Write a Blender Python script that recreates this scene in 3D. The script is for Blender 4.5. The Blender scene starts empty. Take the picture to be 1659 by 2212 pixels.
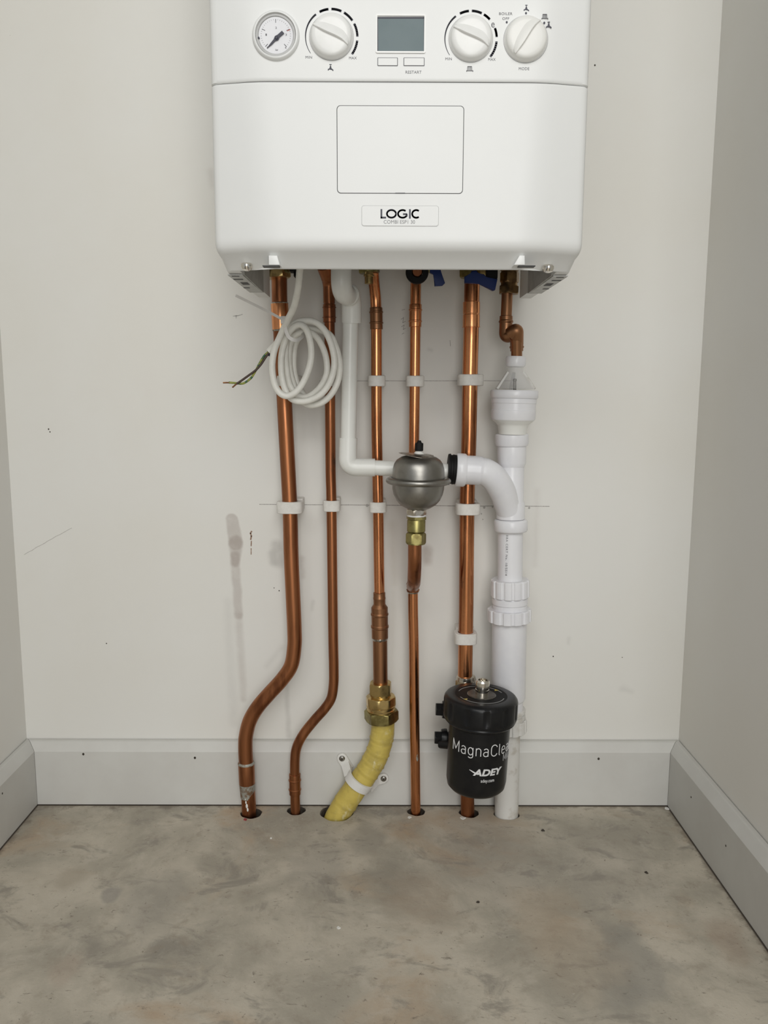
import bpy, bmesh, math, random
from mathutils import Vector, Matrix
from math import sin, cos, pi, radians, hypot, atan2

SC = bpy.context.scene
COL = SC.collection
random.seed(7)

# ------------------------------------------------------------------ camera
FPX, YAW, PITCH, ROLL = 1719.75, -.003, .1444, .0032
CX, CD, CZ = .5622, 1.2, .6415
_r = Vector((cos(YAW), sin(YAW), 0))
FWD = Vector((-sin(YAW)*cos(PITCH), cos(YAW)*cos(PITCH), -sin(PITCH)))
_u = _r.cross(FWD)
RT = cos(ROLL)*_r + sin(ROLL)*_u
UP = -sin(ROLL)*_r + cos(ROLL)*_u
CAMLOC = Vector((CX, -CD, CZ))
cam = bpy.data.objects.new('camera', bpy.data.cameras.new('camera'))
COL.objects.link(cam)
M = Matrix((RT, UP, -FWD)).transposed().to_4x4()
M.translation = CAMLOC
cam.matrix_world = M
cam.data.sensor_fit = 'HORIZONTAL'
cam.data.sensor_width = 36
cam.data.lens = FPX/1659*36
cam.data.clip_start = .02
SC.camera = cam

# ------------------------------------------------------------------ light
SC.view_settings.view_transform = 'Standard'
SC.view_settings.look = 'None'
SC.view_settings.gamma = 1
SC.view_settings.use_curve_mapping = False
SC.view_settings.exposure = 0.0
W = bpy.data.worlds.new('world'); SC.world = W; W.use_nodes = True
W.node_tree.nodes['Background'].inputs[0].default_value = (.93, .97, 1.0, 1)
W.node_tree.nodes['Background'].inputs[1].default_value = .34

def area(name, loc, target, sx, sy, power, col):
    l = bpy.data.lights.new(name, 'AREA'); l.shape = 'RECTANGLE'; l.size = sx; l.size_y = sy
    l.energy = power; l.color = col
    o = bpy.data.objects.new(name, l); COL.objects.link(o)
    o.location = loc
    o.rotation_euler = (Vector(target)-Vector(loc)).to_track_quat('-Z', 'Y').to_euler()
    return o
# daylight of the room behind the camera: a wide high window and a tall glazed door
area('window_light', (.45, -3.3, 2.75), (.5, 0, .75), 2.6, 1.1, 41, (1, .99, .965))
area('glazed_door_light', (.80, -3.0, 1.15), (.55, 0, .9), .95, 2.0, 28, (1, .99, .96))

# ------------------------------------------------------------------ helpers
def ray(px, py):
    return FWD + (px-829.5)/FPX*RT - (py-1106)/FPX*UP
def P(px, py, Y):                       # point of the plane y = Y seen at this spot of the photograph
    d = ray(px, py); return CAMLOC + d*((Y+CD)/d.y)
def F(px, py, z=0.0):                   # point of the plane z
    d = ray(px, py); return CAMLOC + d*((z-CZ)/d.z)
def RX(px, py, px2, py2, Y):            # real length between two spots on plane Y
    return (P(px, py, Y)-P(px2, py2, Y)).length

def root_loc(o):
    while o.parent: o = o.parent
    return o.location.copy()
def obj(name, bm, m, parent=None, loc=None, smooth=35, flat=False):
    """links bm (world coordinates) as ONE mesh object"""
    bmesh.ops.recalc_face_normals(bm, faces=bm.faces[:])
    off = root_loc(parent) if parent else Vector(loc or (0, 0, 0))
    bmesh.ops.translate(bm, verts=bm.verts[:], vec=-off)
    me = bpy.data.meshes.new(name); bm.to_mesh(me); bm.free()
    if not flat:
        for p in me.polygons: p.use_smooth = True
        me.set_sharp_from_angle(angle=radians(smooth))
    me.materials.append(m)
    o = bpy.data.objects.new(name, me); COL.objects.link(o)
    if parent: o.parent = parent
    else: o.location = off
    return o
def thing(name, label, cat, loc=(0, 0, 0), group=None):
    o = bpy.data.objects.new(name, None); COL.objects.link(o)
    o.empty_display_size = .02
    o.location = loc; o['label'] = label; o['category'] = cat
    if group: o['group'] = group
    return o
def tag(o, label, cat, group=None):
    o['label'] = label; o['category'] = cat
    if group: o['group'] = group
    return o
def struct(o):
    o['kind'] = 'structure'; return o

def box(bm, x0, x1, y0, y1, z0, z1, bev=0, seg=2):
    vs = [bm.verts.new((x, y, z)) for x in (x0, x1) for y in (y0, y1) for z in (z0, z1)]
    fs = [(0,1,3,2), (4,6,7,5), (0,4,5,1), (2,3,7,6), (0,2,6,4), (1,5,7,3)]
    faces = [bm.faces.new([vs[i] for i in f]) for f in fs]
    if bev:
        es = list({e for f in faces for e in f.edges})
        bmesh.ops.bevel(bm, geom=es, offset=bev, segments=seg, affect='EDGES', profile=.5)
def rings(bm, rs, cap0=True, cap1=True, close=True):
    R = [[bm.verts.new(p) for p in r] for r in rs]
    n = len(R[0])
    for a, b in zip(R, R[1:]):
        for i in range(n if close else n-1):
            j = (i+1) % n
            bm.faces.new((a[i], a[j], b[j], b[i]))
    if cap0: bm.faces.new(R[0])
    if cap1: bm.faces.new(R[-1])
    return R
def frame(d):
    d = d.normalized()
    a = Vector((1, 0, 0)) if abs(d.x) < .8 else Vector((0, 1, 0))
    u = d.cross(a).normalized(); return u, d.cross(u)
def lathe(bm, a, b, prof, n=48, cap0=True, cap1=True, rot=0):
    """prof: (t along a->b, 0..1; radius in metres)"""
    a, b = Vector(a), Vector(b); u, v = frame(b-a)
    rs = []
    for t, r in prof:
        c = a+(b-a)*t
        rs.append([c+u*(r*cos(rot+2*pi*i/n))+v*(r*sin(rot+2*pi*i/n)) for i in range(n)])
    rings(bm, rs, cap0, cap1)
def hexnut(bm, a, b, r, n=6, rot=.3, ch=.12, hole=None):
    """six (or n) flats with turned chamfers at both ends; r is the corner radius"""
    a, b = Vector(a), Vector(b); u, v = frame(b-a)
    m = 8
    rs = []
    for t in (0, ch*.4, ch, 1-ch, 1-ch*.4, 1):
        c = a+(b-a)*t
        lim = r*(.90 if t in (0, 1) else .955 if t in (ch*.4, 1-ch*.4) else 1.0)
        ring = []
        for i in range(n*m):
            th = 2*pi*i/(n*m); k = (th % (2*pi/n))-pi/n
            rr = min(r*cos(pi/n)/cos(k), lim)
            ring.append(c+u*(rr*cos(th+rot))+v*(rr*sin(th+rot)))
        rs.append(ring)
    rings(bm, rs)
def catmull(pts, k=10):
    pts = [Vector(p) for p in pts]
    out = []
    for i in range(len(pts)-1):
        p0 = pts[max(i-1, 0)]; p1 = pts[i]; p2 = pts[i+1]; p3 = pts[min(i+2, len(pts)-1)]
        if i == 0: p0 = p1*2-p2
        if i == len(pts)-2: p3 = p2*2-p1
        for j in range(k):
            t = j/k
            out.append(.5*((2*p1)+(-p0+p2)*t+(2*p0-5*p1+4*p2-p3)*t*t+(-p0+3*p1-3*p2+p3)*t**3))
    out.append(pts[-1]); return out
def fillet(pts, r, k=8):
    pts = [Vector(p) for p in pts]; out = [pts[0]]
    for i in range(1, len(pts)-1):
        a, b, c = pts[i-1], pts[i], pts[i+1]
        d1, d2 = (a-b), (c-b)
        l = min(r, d1.length*.49, d2.length*.49)
        p, q = b+d1.normalized()*l, b+d2.normalized()*l
        for j in range(k+1):
            t = j/k; out.append(p*(1-t)**2+b*2*t*(1-t)+q*t*t)
    out.append(pts[-1]); return out
def tube(bm, pts, rad, n=20, cap=True, jit=None):
    pts = [Vector(p) for p in pts]
    cl = [pts[0]]
    for p in pts[1:]:
        if (p-cl[-1]).length > 1e-6: cl.append(p)
    pts = cl
    rs = []; u = None
    for i, p in enumerate(pts):
        d = (pts[min(i+1, len(pts)-1)]-pts[max(i-1, 0)]).normalized()
        if u is None: u, v = frame(d)
        else:
            u = (u-d*u.dot(d)).normalized(); v = d.cross(u)
        r = rad(i/(len(pts)-1)) if callable(rad) else rad
        ring = []
        for k in range(n):
            th = 2*pi*k/n; rr = r*(jit(i, th) if jit else 1)
            ring.append(p+u*(rr*cos(th))+v*(rr*sin(th)))
        rs.append(ring)
    rings(bm, rs, cap, cap)
def prism(bm, pts, Y0, Y1, bev=0):
    """pts: (x,z) outline; extruded from Y0 (front) to Y1"""
    a = [bm.verts.new((x, Y0, z)) for x, z in pts]; b = [bm.verts.new((x, Y1, z)) for x, z in pts]
    n = len(a)
    fs = [bm.faces.new(a), bm.faces.new(b)]
    for i in range(n): fs.append(bm.faces.new((a[i], a[(i+1) % n], b[(i+1) % n], b[i])))
    if bev:
        bmesh.ops.bevel(bm, geom=list(fs[0].edges), offset=bev, segments=2, affect='EDGES', profile=.5)
def prism_px(bm, pts, Y, th, bev=0):
    q = [P(x, y, Y) for x, y in pts]
    prism(bm, [(p.x, p.z) for p in q], Y, Y+th, bev)
def rrect(x0, x1, z0, z1, r, k=6):
    out = []
    for cx, cz, a in ((x1-r, z1-r, 0), (x0+r, z1-r, 90), (x0+r, z0+r, 180), (x1-r, z0+r, 270)):
        for j in range(k+1):
            t = radians(a+90*j/k); out.append((cx+r*cos(t), cz+r*sin(t)))
    return out
def ribbon(bm, pts, w, Y, th=.0002):
    """flat line on a plane y = Y; pts (x,z)"""
    for i in range(len(pts)-1):
        a, b = Vector((pts[i][0], 0, pts[i][1])), Vector((pts[i+1][0], 0, pts[i+1][1]))
        d = (b-a).normalized(); s = Vector((d.z, 0, -d.x))
        w0 = (w(i/(len(pts)-1)) if callable(w) else w)/2
        w1 = (w((i+1)/(len(pts)-1)) if callable(w) else w)/2
        e = d*min(w0, w1)*(.5 if len(pts) > 2 else 0)
        q = [a-s*w0-e*(i > 0), b-s*w1+e*(i < len(pts)-2), b+s*w1+e*(i < len(pts)-2), a+s*w0-e*(i > 0)]
        prism(bm, [(v.x, v.z) for v in q], Y-th, Y)
def line_px(bm, pts, wpx, Y, th=.0002):
    q = [P(x, y, Y) for x, y in pts]
    ribbon(bm, [(p.x, p.z) for p in q], wpx*(Y+CD)/FPX, Y, th)
def text_mesh(s, size=1.0, offset=0.0, ext=.01, align='CENTER', shear=0.0, space=1.0):
    c = bpy.data.curves.new('t', 'FONT'); c.body = s; c.size = size; c.offset = offset
    c.extrude = ext; c.align_x = align; c.shear = shear; c.space_character = space; c.resolution_u = 5
    o = bpy.data.objects.new('t', c); COL.objects.link(o)
    bpy.context.view_layer.update()
    me = bpy.data.meshes.new_from_object(o.evaluated_get(bpy.context.evaluated_depsgraph_get()))
    bpy.data.objects.remove(o); bpy.data.curves.remove(c)
    bm = bmesh.new(); bm.from_mesh(me); bpy.data.meshes.remove(me)
    return bm
def text_box(bm, s, x0, x1, y0, y1, Y, offset=0.0, th=.0002, shear=0.0, space=1.0):
    """letters filling exactly the box x0..x1, y0..y1 of the photograph, printed on plane Y"""
    t = text_mesh(s, 1.0, offset, .01, 'LEFT', shear, space)
    xs = [v.co.x for v in t.verts]; ys = [v.co.y for v in t.verts]
    a, b = P(x0, y1, Y), P(x1, y0, Y)
    for v in t.verts:
        fx = (v.co.x-min(xs))/(max(xs)-min(xs)); fy = (v.co.y-min(ys))/(max(ys)-min(ys))
        v.co = Vector((a.x+(b.x-a.x)*fx, Y-(th if v.co.z > 0 else -.0001), a.z+(b.z-a.z)*fy))
    me = bpy.data.meshes.new('t'); t.to_mesh(me); t.free(); bm.from_mesh(me); bpy.data.meshes.remove(me)
def arc(cx, cz, r, a0, a1, k=16):
    return [(cx+r*cos(radians(a0+(a1-a0)*i/k)), cz+r*sin(radians(a0+(a1-a0)*i/k))) for i in range(k+1)]

# ------------------------------------------------------------------ materials
def newmat(name):
    m = bpy.data.materials.new(name); m.use_nodes = True
    return m, m.node_tree, m.node_tree.nodes['Principled BSDF']
def noise(nt, scale, detail=4, rough=.55, vec=None, dist=0):
    n = nt.nodes.new('ShaderNodeTexNoise'); n.inputs['Scale'].default_value = scale
    n.inputs['Detail'].default_value = detail; n.inputs['Roughness'].default_value = rough
    n.inputs['Distortion'].default_value = dist
    if vec is not None: nt.links.new(vec, n.inputs['Vector'])
    return n.outputs['Fac']
def maprange(nt, v, a, b, c=0, d=1, smooth=True):
    n = nt.nodes.new('ShaderNodeMapRange'); n.interpolation_type = 'SMOOTHSTEP' if smooth else 'LINEAR'
    nt.links.new(v, n.inputs['Value'])
    for k, x in zip(('From Min', 'From Max', 'To Min', 'To Max'), (a, b, c, d)): n.inputs[k].default_value = x
    return n.outputs['Result']
def mixc(nt, f, a, b):
    n = nt.nodes.new('ShaderNodeMix'); n.data_type = 'RGBA'
    for s, x in (('Factor', f), ('A', a), ('B', b)):
        i = [q for q in n.inputs if q.name == s and (q.type == 'RGBA' if s != 'Factor' else q.type == 'VALUE')][0]
        if isinstance(x, (tuple, list)): i.default_value = (*x, 1)
        elif isinstance(x, (int, float)): i.default_value = x
        else: nt.links.new(x, i)
    return [q for q in n.outputs if q.type == 'RGBA'][0]
def coord(nt, scale=(1, 1, 1)):
    t = nt.nodes.new('ShaderNodeTexCoord'); mp = nt.nodes.new('ShaderNodeMapping')
    nt.links.new(t.outputs['Object'], mp.inputs['Vector']); mp.inputs['Scale'].default_value = scale
    return mp.outputs['Vector']
def bump(nt, b, h, strength, dist=.001):
    n = nt.nodes.new('ShaderNodeBump'); n.inputs['Strength'].default_value = strength
    n.inputs['Distance'].default_value = dist
    nt.links.new(h, n.inputs['Height']); nt.links.new(n.outputs['Normal'], b.inputs['Normal'])
def mth(nt, op, a, b=None):
    n = nt.nodes.new('ShaderNodeMath'); n.operation = op
    for i, x in enumerate((a, b)):
        if x is None: continue
        if isinstance(x, (int, float)): n.inputs[i].default_value = x
        else: nt.links.new(x, n.inputs[i])
    return n.outputs[0]
def vmth(nt, op, a, b=None, scale=None):
    n = nt.nodes.new('ShaderNodeVectorMath'); n.operation = op
    for i, x in enumerate((a, b)):
        if x is None: continue
        if isinstance(x, (tuple, list, Vector)): n.inputs[i].default_value = x
        else: nt.links.new(x, n.inputs[i])
    if scale is not None:
        if isinstance(scale, (int, float)): n.inputs['Scale'].default_value = scale
        else: nt.links.new(scale, n.inputs['Scale'])
    return n.outputs['Value'] if op in ('DOT_PRODUCT', 'LENGTH') else n.outputs['Vector']

def plain(name, c, rough=.5, metal=0, c2=None, ns=30, lo=.4, hi=.65, scale=(1, 1, 1), bmp=0, bscale=200, sss=0, spec=None):
    m, nt, b = newmat(name)
    b.inputs['Roughness'].default_value = rough; b.inputs['Metallic'].default_value = metal
    v = coord(nt, scale)
    if c2 is None: c2 = tuple(x*.9 for x in c)
    f = maprange(nt, noise(nt, ns, 5, .6, v), lo, hi)
    nt.links.new(mixc(nt, f, c, c2), b.inputs['Base Color'])
    if bmp: bump(nt, b, noise(nt, bscale, 3, .6, v), bmp)
    if sss:
        b.inputs['Subsurface Weight'].default_value = sss; b.inputs['Subsurface Radius'].default_value = (.004, .004, .004)
    if spec is not None: b.inputs['Specular IOR Level'].default_value = spec
    return m
def coppermat(name, bright, dark, dirt, lo, hi, rough=.3):
    m, nt, b = newmat(name)
    b.inputs['Metallic'].default_value = 1
    v = coord(nt, (1.3, 1.3, .14)); v2 = coord(nt, (1, 1, .4))
    f = maprange(nt, noise(nt, 28, 6, .6, v, .5), lo, hi)
    c = mixc(nt, f, bright, dark)
    g = maprange(nt, noise(nt, 40, 6, .6, v2, .2), .62, .74)
    c = mixc(nt, g, c, dirt)
    nt.links.new(c, b.inputs['Base Color'])
    r = mth(nt, 'ADD', maprange(nt, noise(nt, 90, 5, .7, v), .3, .7, rough-.05, rough+.09), mth(nt, 'MULTIPLY', g, .12))
    nt.links.new(r, b.inputs['Roughness'])
    bump(nt, b, noise(nt, 140, 3, .5, v), .05, .001)
    return m

MT = {}
MT['copper'] = coppermat('copper', (.66, .28, .125), (.30, .115, .05), (.17, .075, .045), .42, .64, .21)
MT['copper_bright'] = coppermat('copper_bright', (.76, .34, .155), (.55, .22, .10), (.26, .11, .06), .5, .75, .2)
MT['copper_dull'] = coppermat('copper_dull', (.38, .155, .07), (.21, .08, .038), (.11, .065, .045), .42, .62, .34)
MT['copper_brown'] = coppermat('copper_brown', (.33, .165, .085), (.19, .095, .05), (.14, .09, .06), .42, .62, .36)
MT['solder'] = plain('solder', (.55, .54, .50), .38, 1, (.30, .26, .22), 120, .4, .6, bmp=.3)
MT['flux'] = plain('flux_residue', (.36, .36, .32), .6, .5, (.20, .12, .07), 90, .45, .6, bmp=.3)
MT['brass'] = plain('brass', (.62, .46, .20), .3, 1, (.36, .26, .11), 60, .45, .7, bmp=.05)
MT['brass_dull'] = plain('brass_dull', (.34, .30, .12), .38, 1, (.22, .18, .07), 60, .4, .6, bmp=.1)
MT['brass_dark'] = plain('brass_dark', (.30, .19, .085), .36, 1, (.16, .10, .05), 60, .4, .6, bmp=.1)
MT['nickel'] = plain('nickel', (.62, .58, .50), .22, 1, (.45, .40, .33), 80)
MT['chrome'] = plain('chrome', (.80, .77, .70), .12, 1, (.7, .66, .6), 80)
MT['steel'] = plain('brushed_steel', (.33, .32, .295), .38, 1, (.25, .24, .22), 25, .35, .65, bmp=.08)
MT['white_casing'] = plain('white_enamel', (.775, .78, .765), .36, 0, (.76, .765, .75), 6)
MT['knob_white'] = plain('knob_plastic', (.82, .82, .80), .28, 0, (.80, .80, .775), 60)
MT['knob_ivory'] = plain('knob_scuffed', (.80, .795, .76), .32, 0, (.72, .67, .58), 75, .62, .72)
MT['bezel'] = plain('grey_bezel', (.42, .42, .41), .25, 0, (.38, .38, .37), 40)
MT['dial'] = plain('dial_paper', (.78, .78, .80), .5)
MT['ink'] = plain('dark_print', (.035, .035, .055), .5)
MT['ink_grey'] = plain('grey_print', (.16, .16, .17), .6)
MT['gap'] = plain('shadow_gap', (.10, .10, .10), .8)
MT['ink_red'] = plain('red_print', (.5, .12, .1), .5)
MT['lcd'] = plain('lcd_glass', (.15, .195, .205), .4, 0, (.175, .22, .23), 12, spec=.15)
MT['bracket'] = plain('galvanised_bracket', (.50, .50, .48), .45, .3, (.42, .42, .40), 60)
MT['chassis'] = plain('chassis_grey', (.30, .30, .30), .6)
MT['pvc'] = plain('white_pvc', (.77, .77, .79), .26, 0, (.73, .73, .76), 20, spec=.45)
MT['pvc_old'] = plain('white_pvc_dull', (.66, .65, .62), .5, 0, (.50, .47, .42), 45, .5, .7)
MT['overflow'] = plain('offwhite_pvc', (.78, .78, .745), .32, 0, (.74, .74, .70), 20)
MT['nylon'] = plain('nylon_clip', (.72, .70, .66), .42, 0, (.64, .62, .58), 70, sss=.25)
MT['cable'] = plain('cable_sheath', (.80, .79, .735), .42, 0, (.74, .73, .675), 70, bmp=.06)
MT['tie'] = plain('tie_nylon', (.70, .68, .65), .35, 0, sss=.3)
MT['black'] = plain('black_plastic', (.007, .007, .008), .3, 0, (.011, .011, .011), 50, bmp=.03, spec=.28)
MT['black_matt'] = plain('black_rubber', (.006, .006, .006), .6, spec=.2)
MT['print_white'] = plain('white_print', (.72, .72, .72), .5)
MT['print_dim'] = plain('dim_print', (.34, .34, .34), .5)
MT['blue'] = plain('blue_plastic', (.006, .022, .12), .45, spec=.3)
MT['green'] = plain('green_wire', (.02, .10, .05), .4, 0, (.28, .30, .05), 160, .45, .5)
MT['brown'] = plain('brown_wire', (.06, .035, .025), .4)
MT['bluewire'] = plain('blue_wire', (.01, .015, .06), .4)
MT['clipwhite'] = plain('clip_white', (.70, .69, .655), .4, 0, (.6, .58, .54), 80, .55, .7)
MT['chip'] = plain('paint_flake', (.75, .74, .70), .7)
MT['grit'] = plain('dark_grit', (.05, .04, .03), .8)
MT['seat'] = plain('dull_metal_seat', (.20, .19, .17), .4, 1, (.12, .11, .10), 80)
MT['hole_shade'] = plain('hole_shade', (.045, .035, .027), .9, 0, (.10, .085, .065), 90)  # near-black brown that paints the shade inside the floor holes
MT['pencil'] = plain('pencil', (.30, .285, .27), .8, 0, (.46, .44, .42), 400, .35, .65)
MT['scratch'] = plain('brown_scratch', (.22, .12, .07), .8, 0, (.4, .3, .24), 300)
MT['scuff'] = plain('grey_scuff', (.36, .35, .33), .8, 0, (.5, .49, .46), 500, .4, .6)

# clear plastic of the tundish
m, nt, b = newmat('clear_plastic')
b.inputs['Base Color'].default_value = (.86, .86, .86, 1); b.inputs['Roughness'].default_value = .12
b.inputs['Alpha'].default_value = .13
MT['clear'] = m
# yellow sleeve with scuffs and creases
m, nt, b = newmat('yellow_sleeve')
v = coord(nt)
c = mixc(nt, maprange(nt, noise(nt, 45, 5, .6, v), .4, .65), (.57, .445, .10), (.45, .35, .085))
c = mixc(nt, maprange(nt, noise(nt, 26, 5, .7, coord(nt, (1.3, 1, .8))), .57, .70), c, (.66, .60, .36))
c = mixc(nt, maprange(nt, noise(nt, 60, 6, .7, coord(nt, (.35, 1, 2.2))), .64, .72), c, (.16, .12, .05))
nt.links.new(c, b.inputs['Base Color']); b.inputs['Roughness'].default_value = .5
bump(nt, b, noise(nt, 70, 3, .5, coord(nt, (.3, .5, 1.5))), .35, .002)
MT['yellow'] = m

# wall paint with its stains and smears (shapes of their own)
def smear(nt, pos, a, b, r0, r1, soft):
    """mask around the segment a-b (wall x,z), radius r0 -> r1"""
    a = Vector((a.x, 0, a.z)); b = Vector((b.x, 0, b.z)); ba = b-a
    pa = vmth(nt, 'SUBTRACT', pos, a)
    h = mth(nt, 'DIVIDE', vmth(nt, 'DOT_PRODUCT', pa, ba), max(ba.dot(ba), 1e-8))
    cl = nt.nodes.new('ShaderNodeClamp'); nt.links.new(h, cl.inputs['Value']); h = cl.outputs[0]
    d = vmth(nt, 'LENGTH', vmth(nt, 'SUBTRACT', pa, vmth(nt, 'SCALE', ba, None, h)))
    rr = mth(nt, 'ADD', mth(nt, 'MULTIPLY', h, r1-r0), r0)
    e = mth(nt, 'SUBTRACT', d, rr)
    return maprange(nt, e, soft, -soft, 0, 1)
def wallmat(name, base, stains=()):
    m, nt, b = newmat(name)
    v = coord(nt)
    c = mixc(nt, maprange(nt, noise(nt, 3.0, 4, .55, v), .35, .7), base, tuple(x*y for x, y in zip(base, (.975, .965, .945))))
    c = mixc(nt, maprange(nt, noise(nt, 5, 5, .6, coord(nt, (1, 1, .8))), .60, .75, 0, .5), c, tuple(x*y for x, y in zip(base, (.95, .92, .91))))
    # tiny pock marks
    c = mixc(nt, maprange(nt, noise(nt, 160, 2, .5, v), .79, .83, 0, .5), c, (.30, .28, .26))
    if stains:
        n = nt.nodes.new('ShaderNodeTexNoise'); n.inputs['Scale'].default_value = 45
        n.inputs['Detail'].default_value = 4; nt.links.new(v, n.inputs['Vector'])
        w = vmth(nt, 'SCALE', vmth(nt, 'SUBTRACT', n.outputs['Color'], (.5, .5, .5)), None, .006)
        sep = vmth(nt, 'MULTIPLY', vmth(nt, 'ADD', v, w), (1, 0, 1))
        for (x0, y0, x1, y1, r0, r1, soft, amt, col) in stains:
            k = 1.2/FPX
            f = smear(nt, sep, P(x0, y0, 0), P(x1, y1, 0), r0*k, r1*k, soft*k)
            f = mth(nt, 'MULTIPLY', f, amt)
            f = mth(nt, 'MULTIPLY', f, maprange(nt, noise(nt, 60, 5, .6, v), .3, .6, .75, 1))
            c = mixc(nt, f, c, col)
    nt.links.new(c, b.inputs['Base Color']); b.inputs['Roughness'].default_value = .62
    b.inputs['Specular IOR Level'].default_value = .3
    bump(nt, b, noise(nt, 320, 3, .6, v), .08, .0006)
    return m
BR, GR, YL = (.30, .24, .21), (.30, .29, .27), (.46, .41, .32)
STAINS = [
    (501, 1122, 509, 1172, 13, 16, 3, .42, BR), (509, 1172, 508, 1215, 15, 9, 4, .42, BR),
    (507, 1200, 515, 1330, 9.5, 9, 4, .38, BR), (515, 1330, 526, 1510, 8, 7, 6, .26, BR),
    (492, 1300, 505, 1560, 9, 10, 9, .12, GR), (597, 1178, 600, 1215, 12, 12, 9, .42, GR), (585, 1195, 588, 1215, 6, 6, 8, .25, GR),
    (652, 1205, 655, 1245, 6, 4, 6, .25, BR), (617, 1440, 624, 1590, 4, 6, 5, .26, GR),
    (922, 1190, 924, 1212, 12, 9, 8, .45, BR), (848, 1135, 852, 1260, 8, 6, 9, .20, YL),
    (608, 1400, 575, 1440, 6, 4, 8, .16, GR), (1345, 1488, 1365, 1494, 6, 3, 8, .18, GR),
    (455, 370, 458, 400, 5, 4, 9, .2, BR), (1045, 1300, 1052, 1480, 5, 6, 9, .22, GR), (1160, 1060, 1156, 1220, 5, 4, 9, .14, BR),
    (925, 755, 932, 757, 2, 2, 5, .3, GR), (1230, 1378, 1228, 1390, 3, 3, 5, .2, GR), (675, 1300, 674, 1316, 4, 3, 5, .2, GR),
    (850, 1280, 846, 1470, 5, 4, 7, .12, YL)]
MT['wall'] = wallmat('wall_paint', (.73, .722, .688), STAINS)
MT['wall_brightened'] = wallmat('wall_paint_brightened', (.78, .77, .735))  # same paint as the back wall, extra light on the sides put into its colour
MT['skirt'] = plain('skirting_paint', (.60, .595, .565), .5, 0, (.56, .55, .52), 9, .35, .7)

# concrete floor
m, nt, b = newmat('concrete')
v = coord(nt)
c = mixc(nt, maprange(nt, noise(nt, 7, 6, .62, v, .3), .36, .66), (.53, .48, .395), (.36, .328, .268))
c = mixc(nt, maprange(nt, noise(nt, 4.2, 6, .6, coord(nt, (1, 1.3, 1)), .6), .54, .74), c, (.43, .325, .225))
c = mixc(nt, maprange(nt, noise(nt, 11, 7, .66, coord(nt, (1, 1.6, 1)), .8), .54, .67, 0, .8), c, (.275, .25, .21))
c = mixc(nt, maprange(nt, noise(nt, 24, 8, .7, v, .6), .52, .68, 0, .35), c, (.57, .52, .44))
c = mixc(nt, maprange(nt, noise(nt, 32, 7, .72, vmth(nt, 'ADD', v, (7.1, 2.2, 0)), .2), .52, .68, 0, .5), c, (.30, .255, .20))
c = mixc(nt, maprange(nt, noise(nt, 60, 6, .7, coord(nt, (1, 2, 1)), 1.0), .61, .70, 0, .7), c, (.17, .145, .115))
c = mixc(nt, maprange(nt, noise(nt, 190, 3, .6, v), .68, .74, 0, .7), c, (.14, .12, .10))
c = mixc(nt, maprange(nt, noise(nt, 230, 2, .5, vmth(nt, 'ADD', v, (3.1, 1.7, 0))), .74, .78, 0, .7), c, (.62, .60, .55))
def spot(c, px, py, rpx, soft, amt, col, aspect=1.0):
    q = F(px, py); k = (q-CAMLOC).length/FPX
    n = nt.nodes.new('ShaderNodeTexNoise'); n.inputs['Scale'].default_value = 22; n.inputs['Detail'].default_value = 5
    nt.links.new(v, n.inputs['Vector'])
    w = vmth(nt, 'SCALE', vmth(nt, 'SUBTRACT', n.outputs['Color'], (.5, .5, .5)), None, rpx*k*2.2)
    d = vmth(nt, 'LENGTH', vmth(nt, 'MULTIPLY', vmth(nt, 'SUBTRACT', vmth(nt, 'ADD', v, w), Vector((q.x, q.y, 0))), (1/aspect, .62, 0)))
    return mixc(nt, mth(nt, 'MULTIPLY', maprange(nt, d, (rpx+soft)*k, max(rpx-soft, 0)*k), amt), c, col)
for a in ((1375, 2080, 62, 22, .55, (.235, .225, .20)), (1340, 2140, 40, 20, .4, (.235, .225, .20)), (237, 1935, 17, 5, .5, (.23, .215, .20)),
          (800, 1815, 34, 16, .5, (.22, .205, .175)), (690, 1870, 50, 26, .35, (.24, .225, .20)), (860, 1895, 52, 24, .45, (.235, .22, .185)),
          (330, 1955, 60, 30, .32, (.25, .235, .21)), (1575, 2030, 34, 14, .4, (.34, .25, .185)), (150, 2090, 26, 10, .35, (.42, .33, .26)),
          (150, 1895, 22, 12, .4, (.28, .23, .17)), (1180, 1975, 60, 34, .35, (.40, .31, .22)), (1235, 2050, 70, 40, .3, (.40, .31, .22)),
          (900, 1935, 60, 30, .3, (.40, .31, .23)), (1060, 1840, 90, 50, .25, (.31, .28, .25)), (1300, 1870, 80, 50, .22, (.30, .27, .235))):
    c = spot(c, *a)
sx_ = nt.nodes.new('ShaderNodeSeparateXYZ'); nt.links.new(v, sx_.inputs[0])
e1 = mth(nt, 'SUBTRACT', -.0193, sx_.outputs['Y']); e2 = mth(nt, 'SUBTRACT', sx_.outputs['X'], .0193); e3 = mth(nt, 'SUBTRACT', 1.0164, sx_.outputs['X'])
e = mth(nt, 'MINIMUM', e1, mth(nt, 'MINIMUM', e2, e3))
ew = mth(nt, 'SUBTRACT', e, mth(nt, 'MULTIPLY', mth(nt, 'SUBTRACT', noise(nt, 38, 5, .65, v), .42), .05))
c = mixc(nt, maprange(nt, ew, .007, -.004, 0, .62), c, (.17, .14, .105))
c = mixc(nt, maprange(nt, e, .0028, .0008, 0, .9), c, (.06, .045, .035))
c = mixc(nt, maprange(nt, noise(nt, 95, 5, .7, vmth(nt, 'ADD', v, (1.3, 4.7, 0))), .64, .70, 0, .75), c, (.20, .165, .13))
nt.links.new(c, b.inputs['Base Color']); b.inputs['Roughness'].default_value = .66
b.inputs['Specular IOR Level'].default_value = .35
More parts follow.
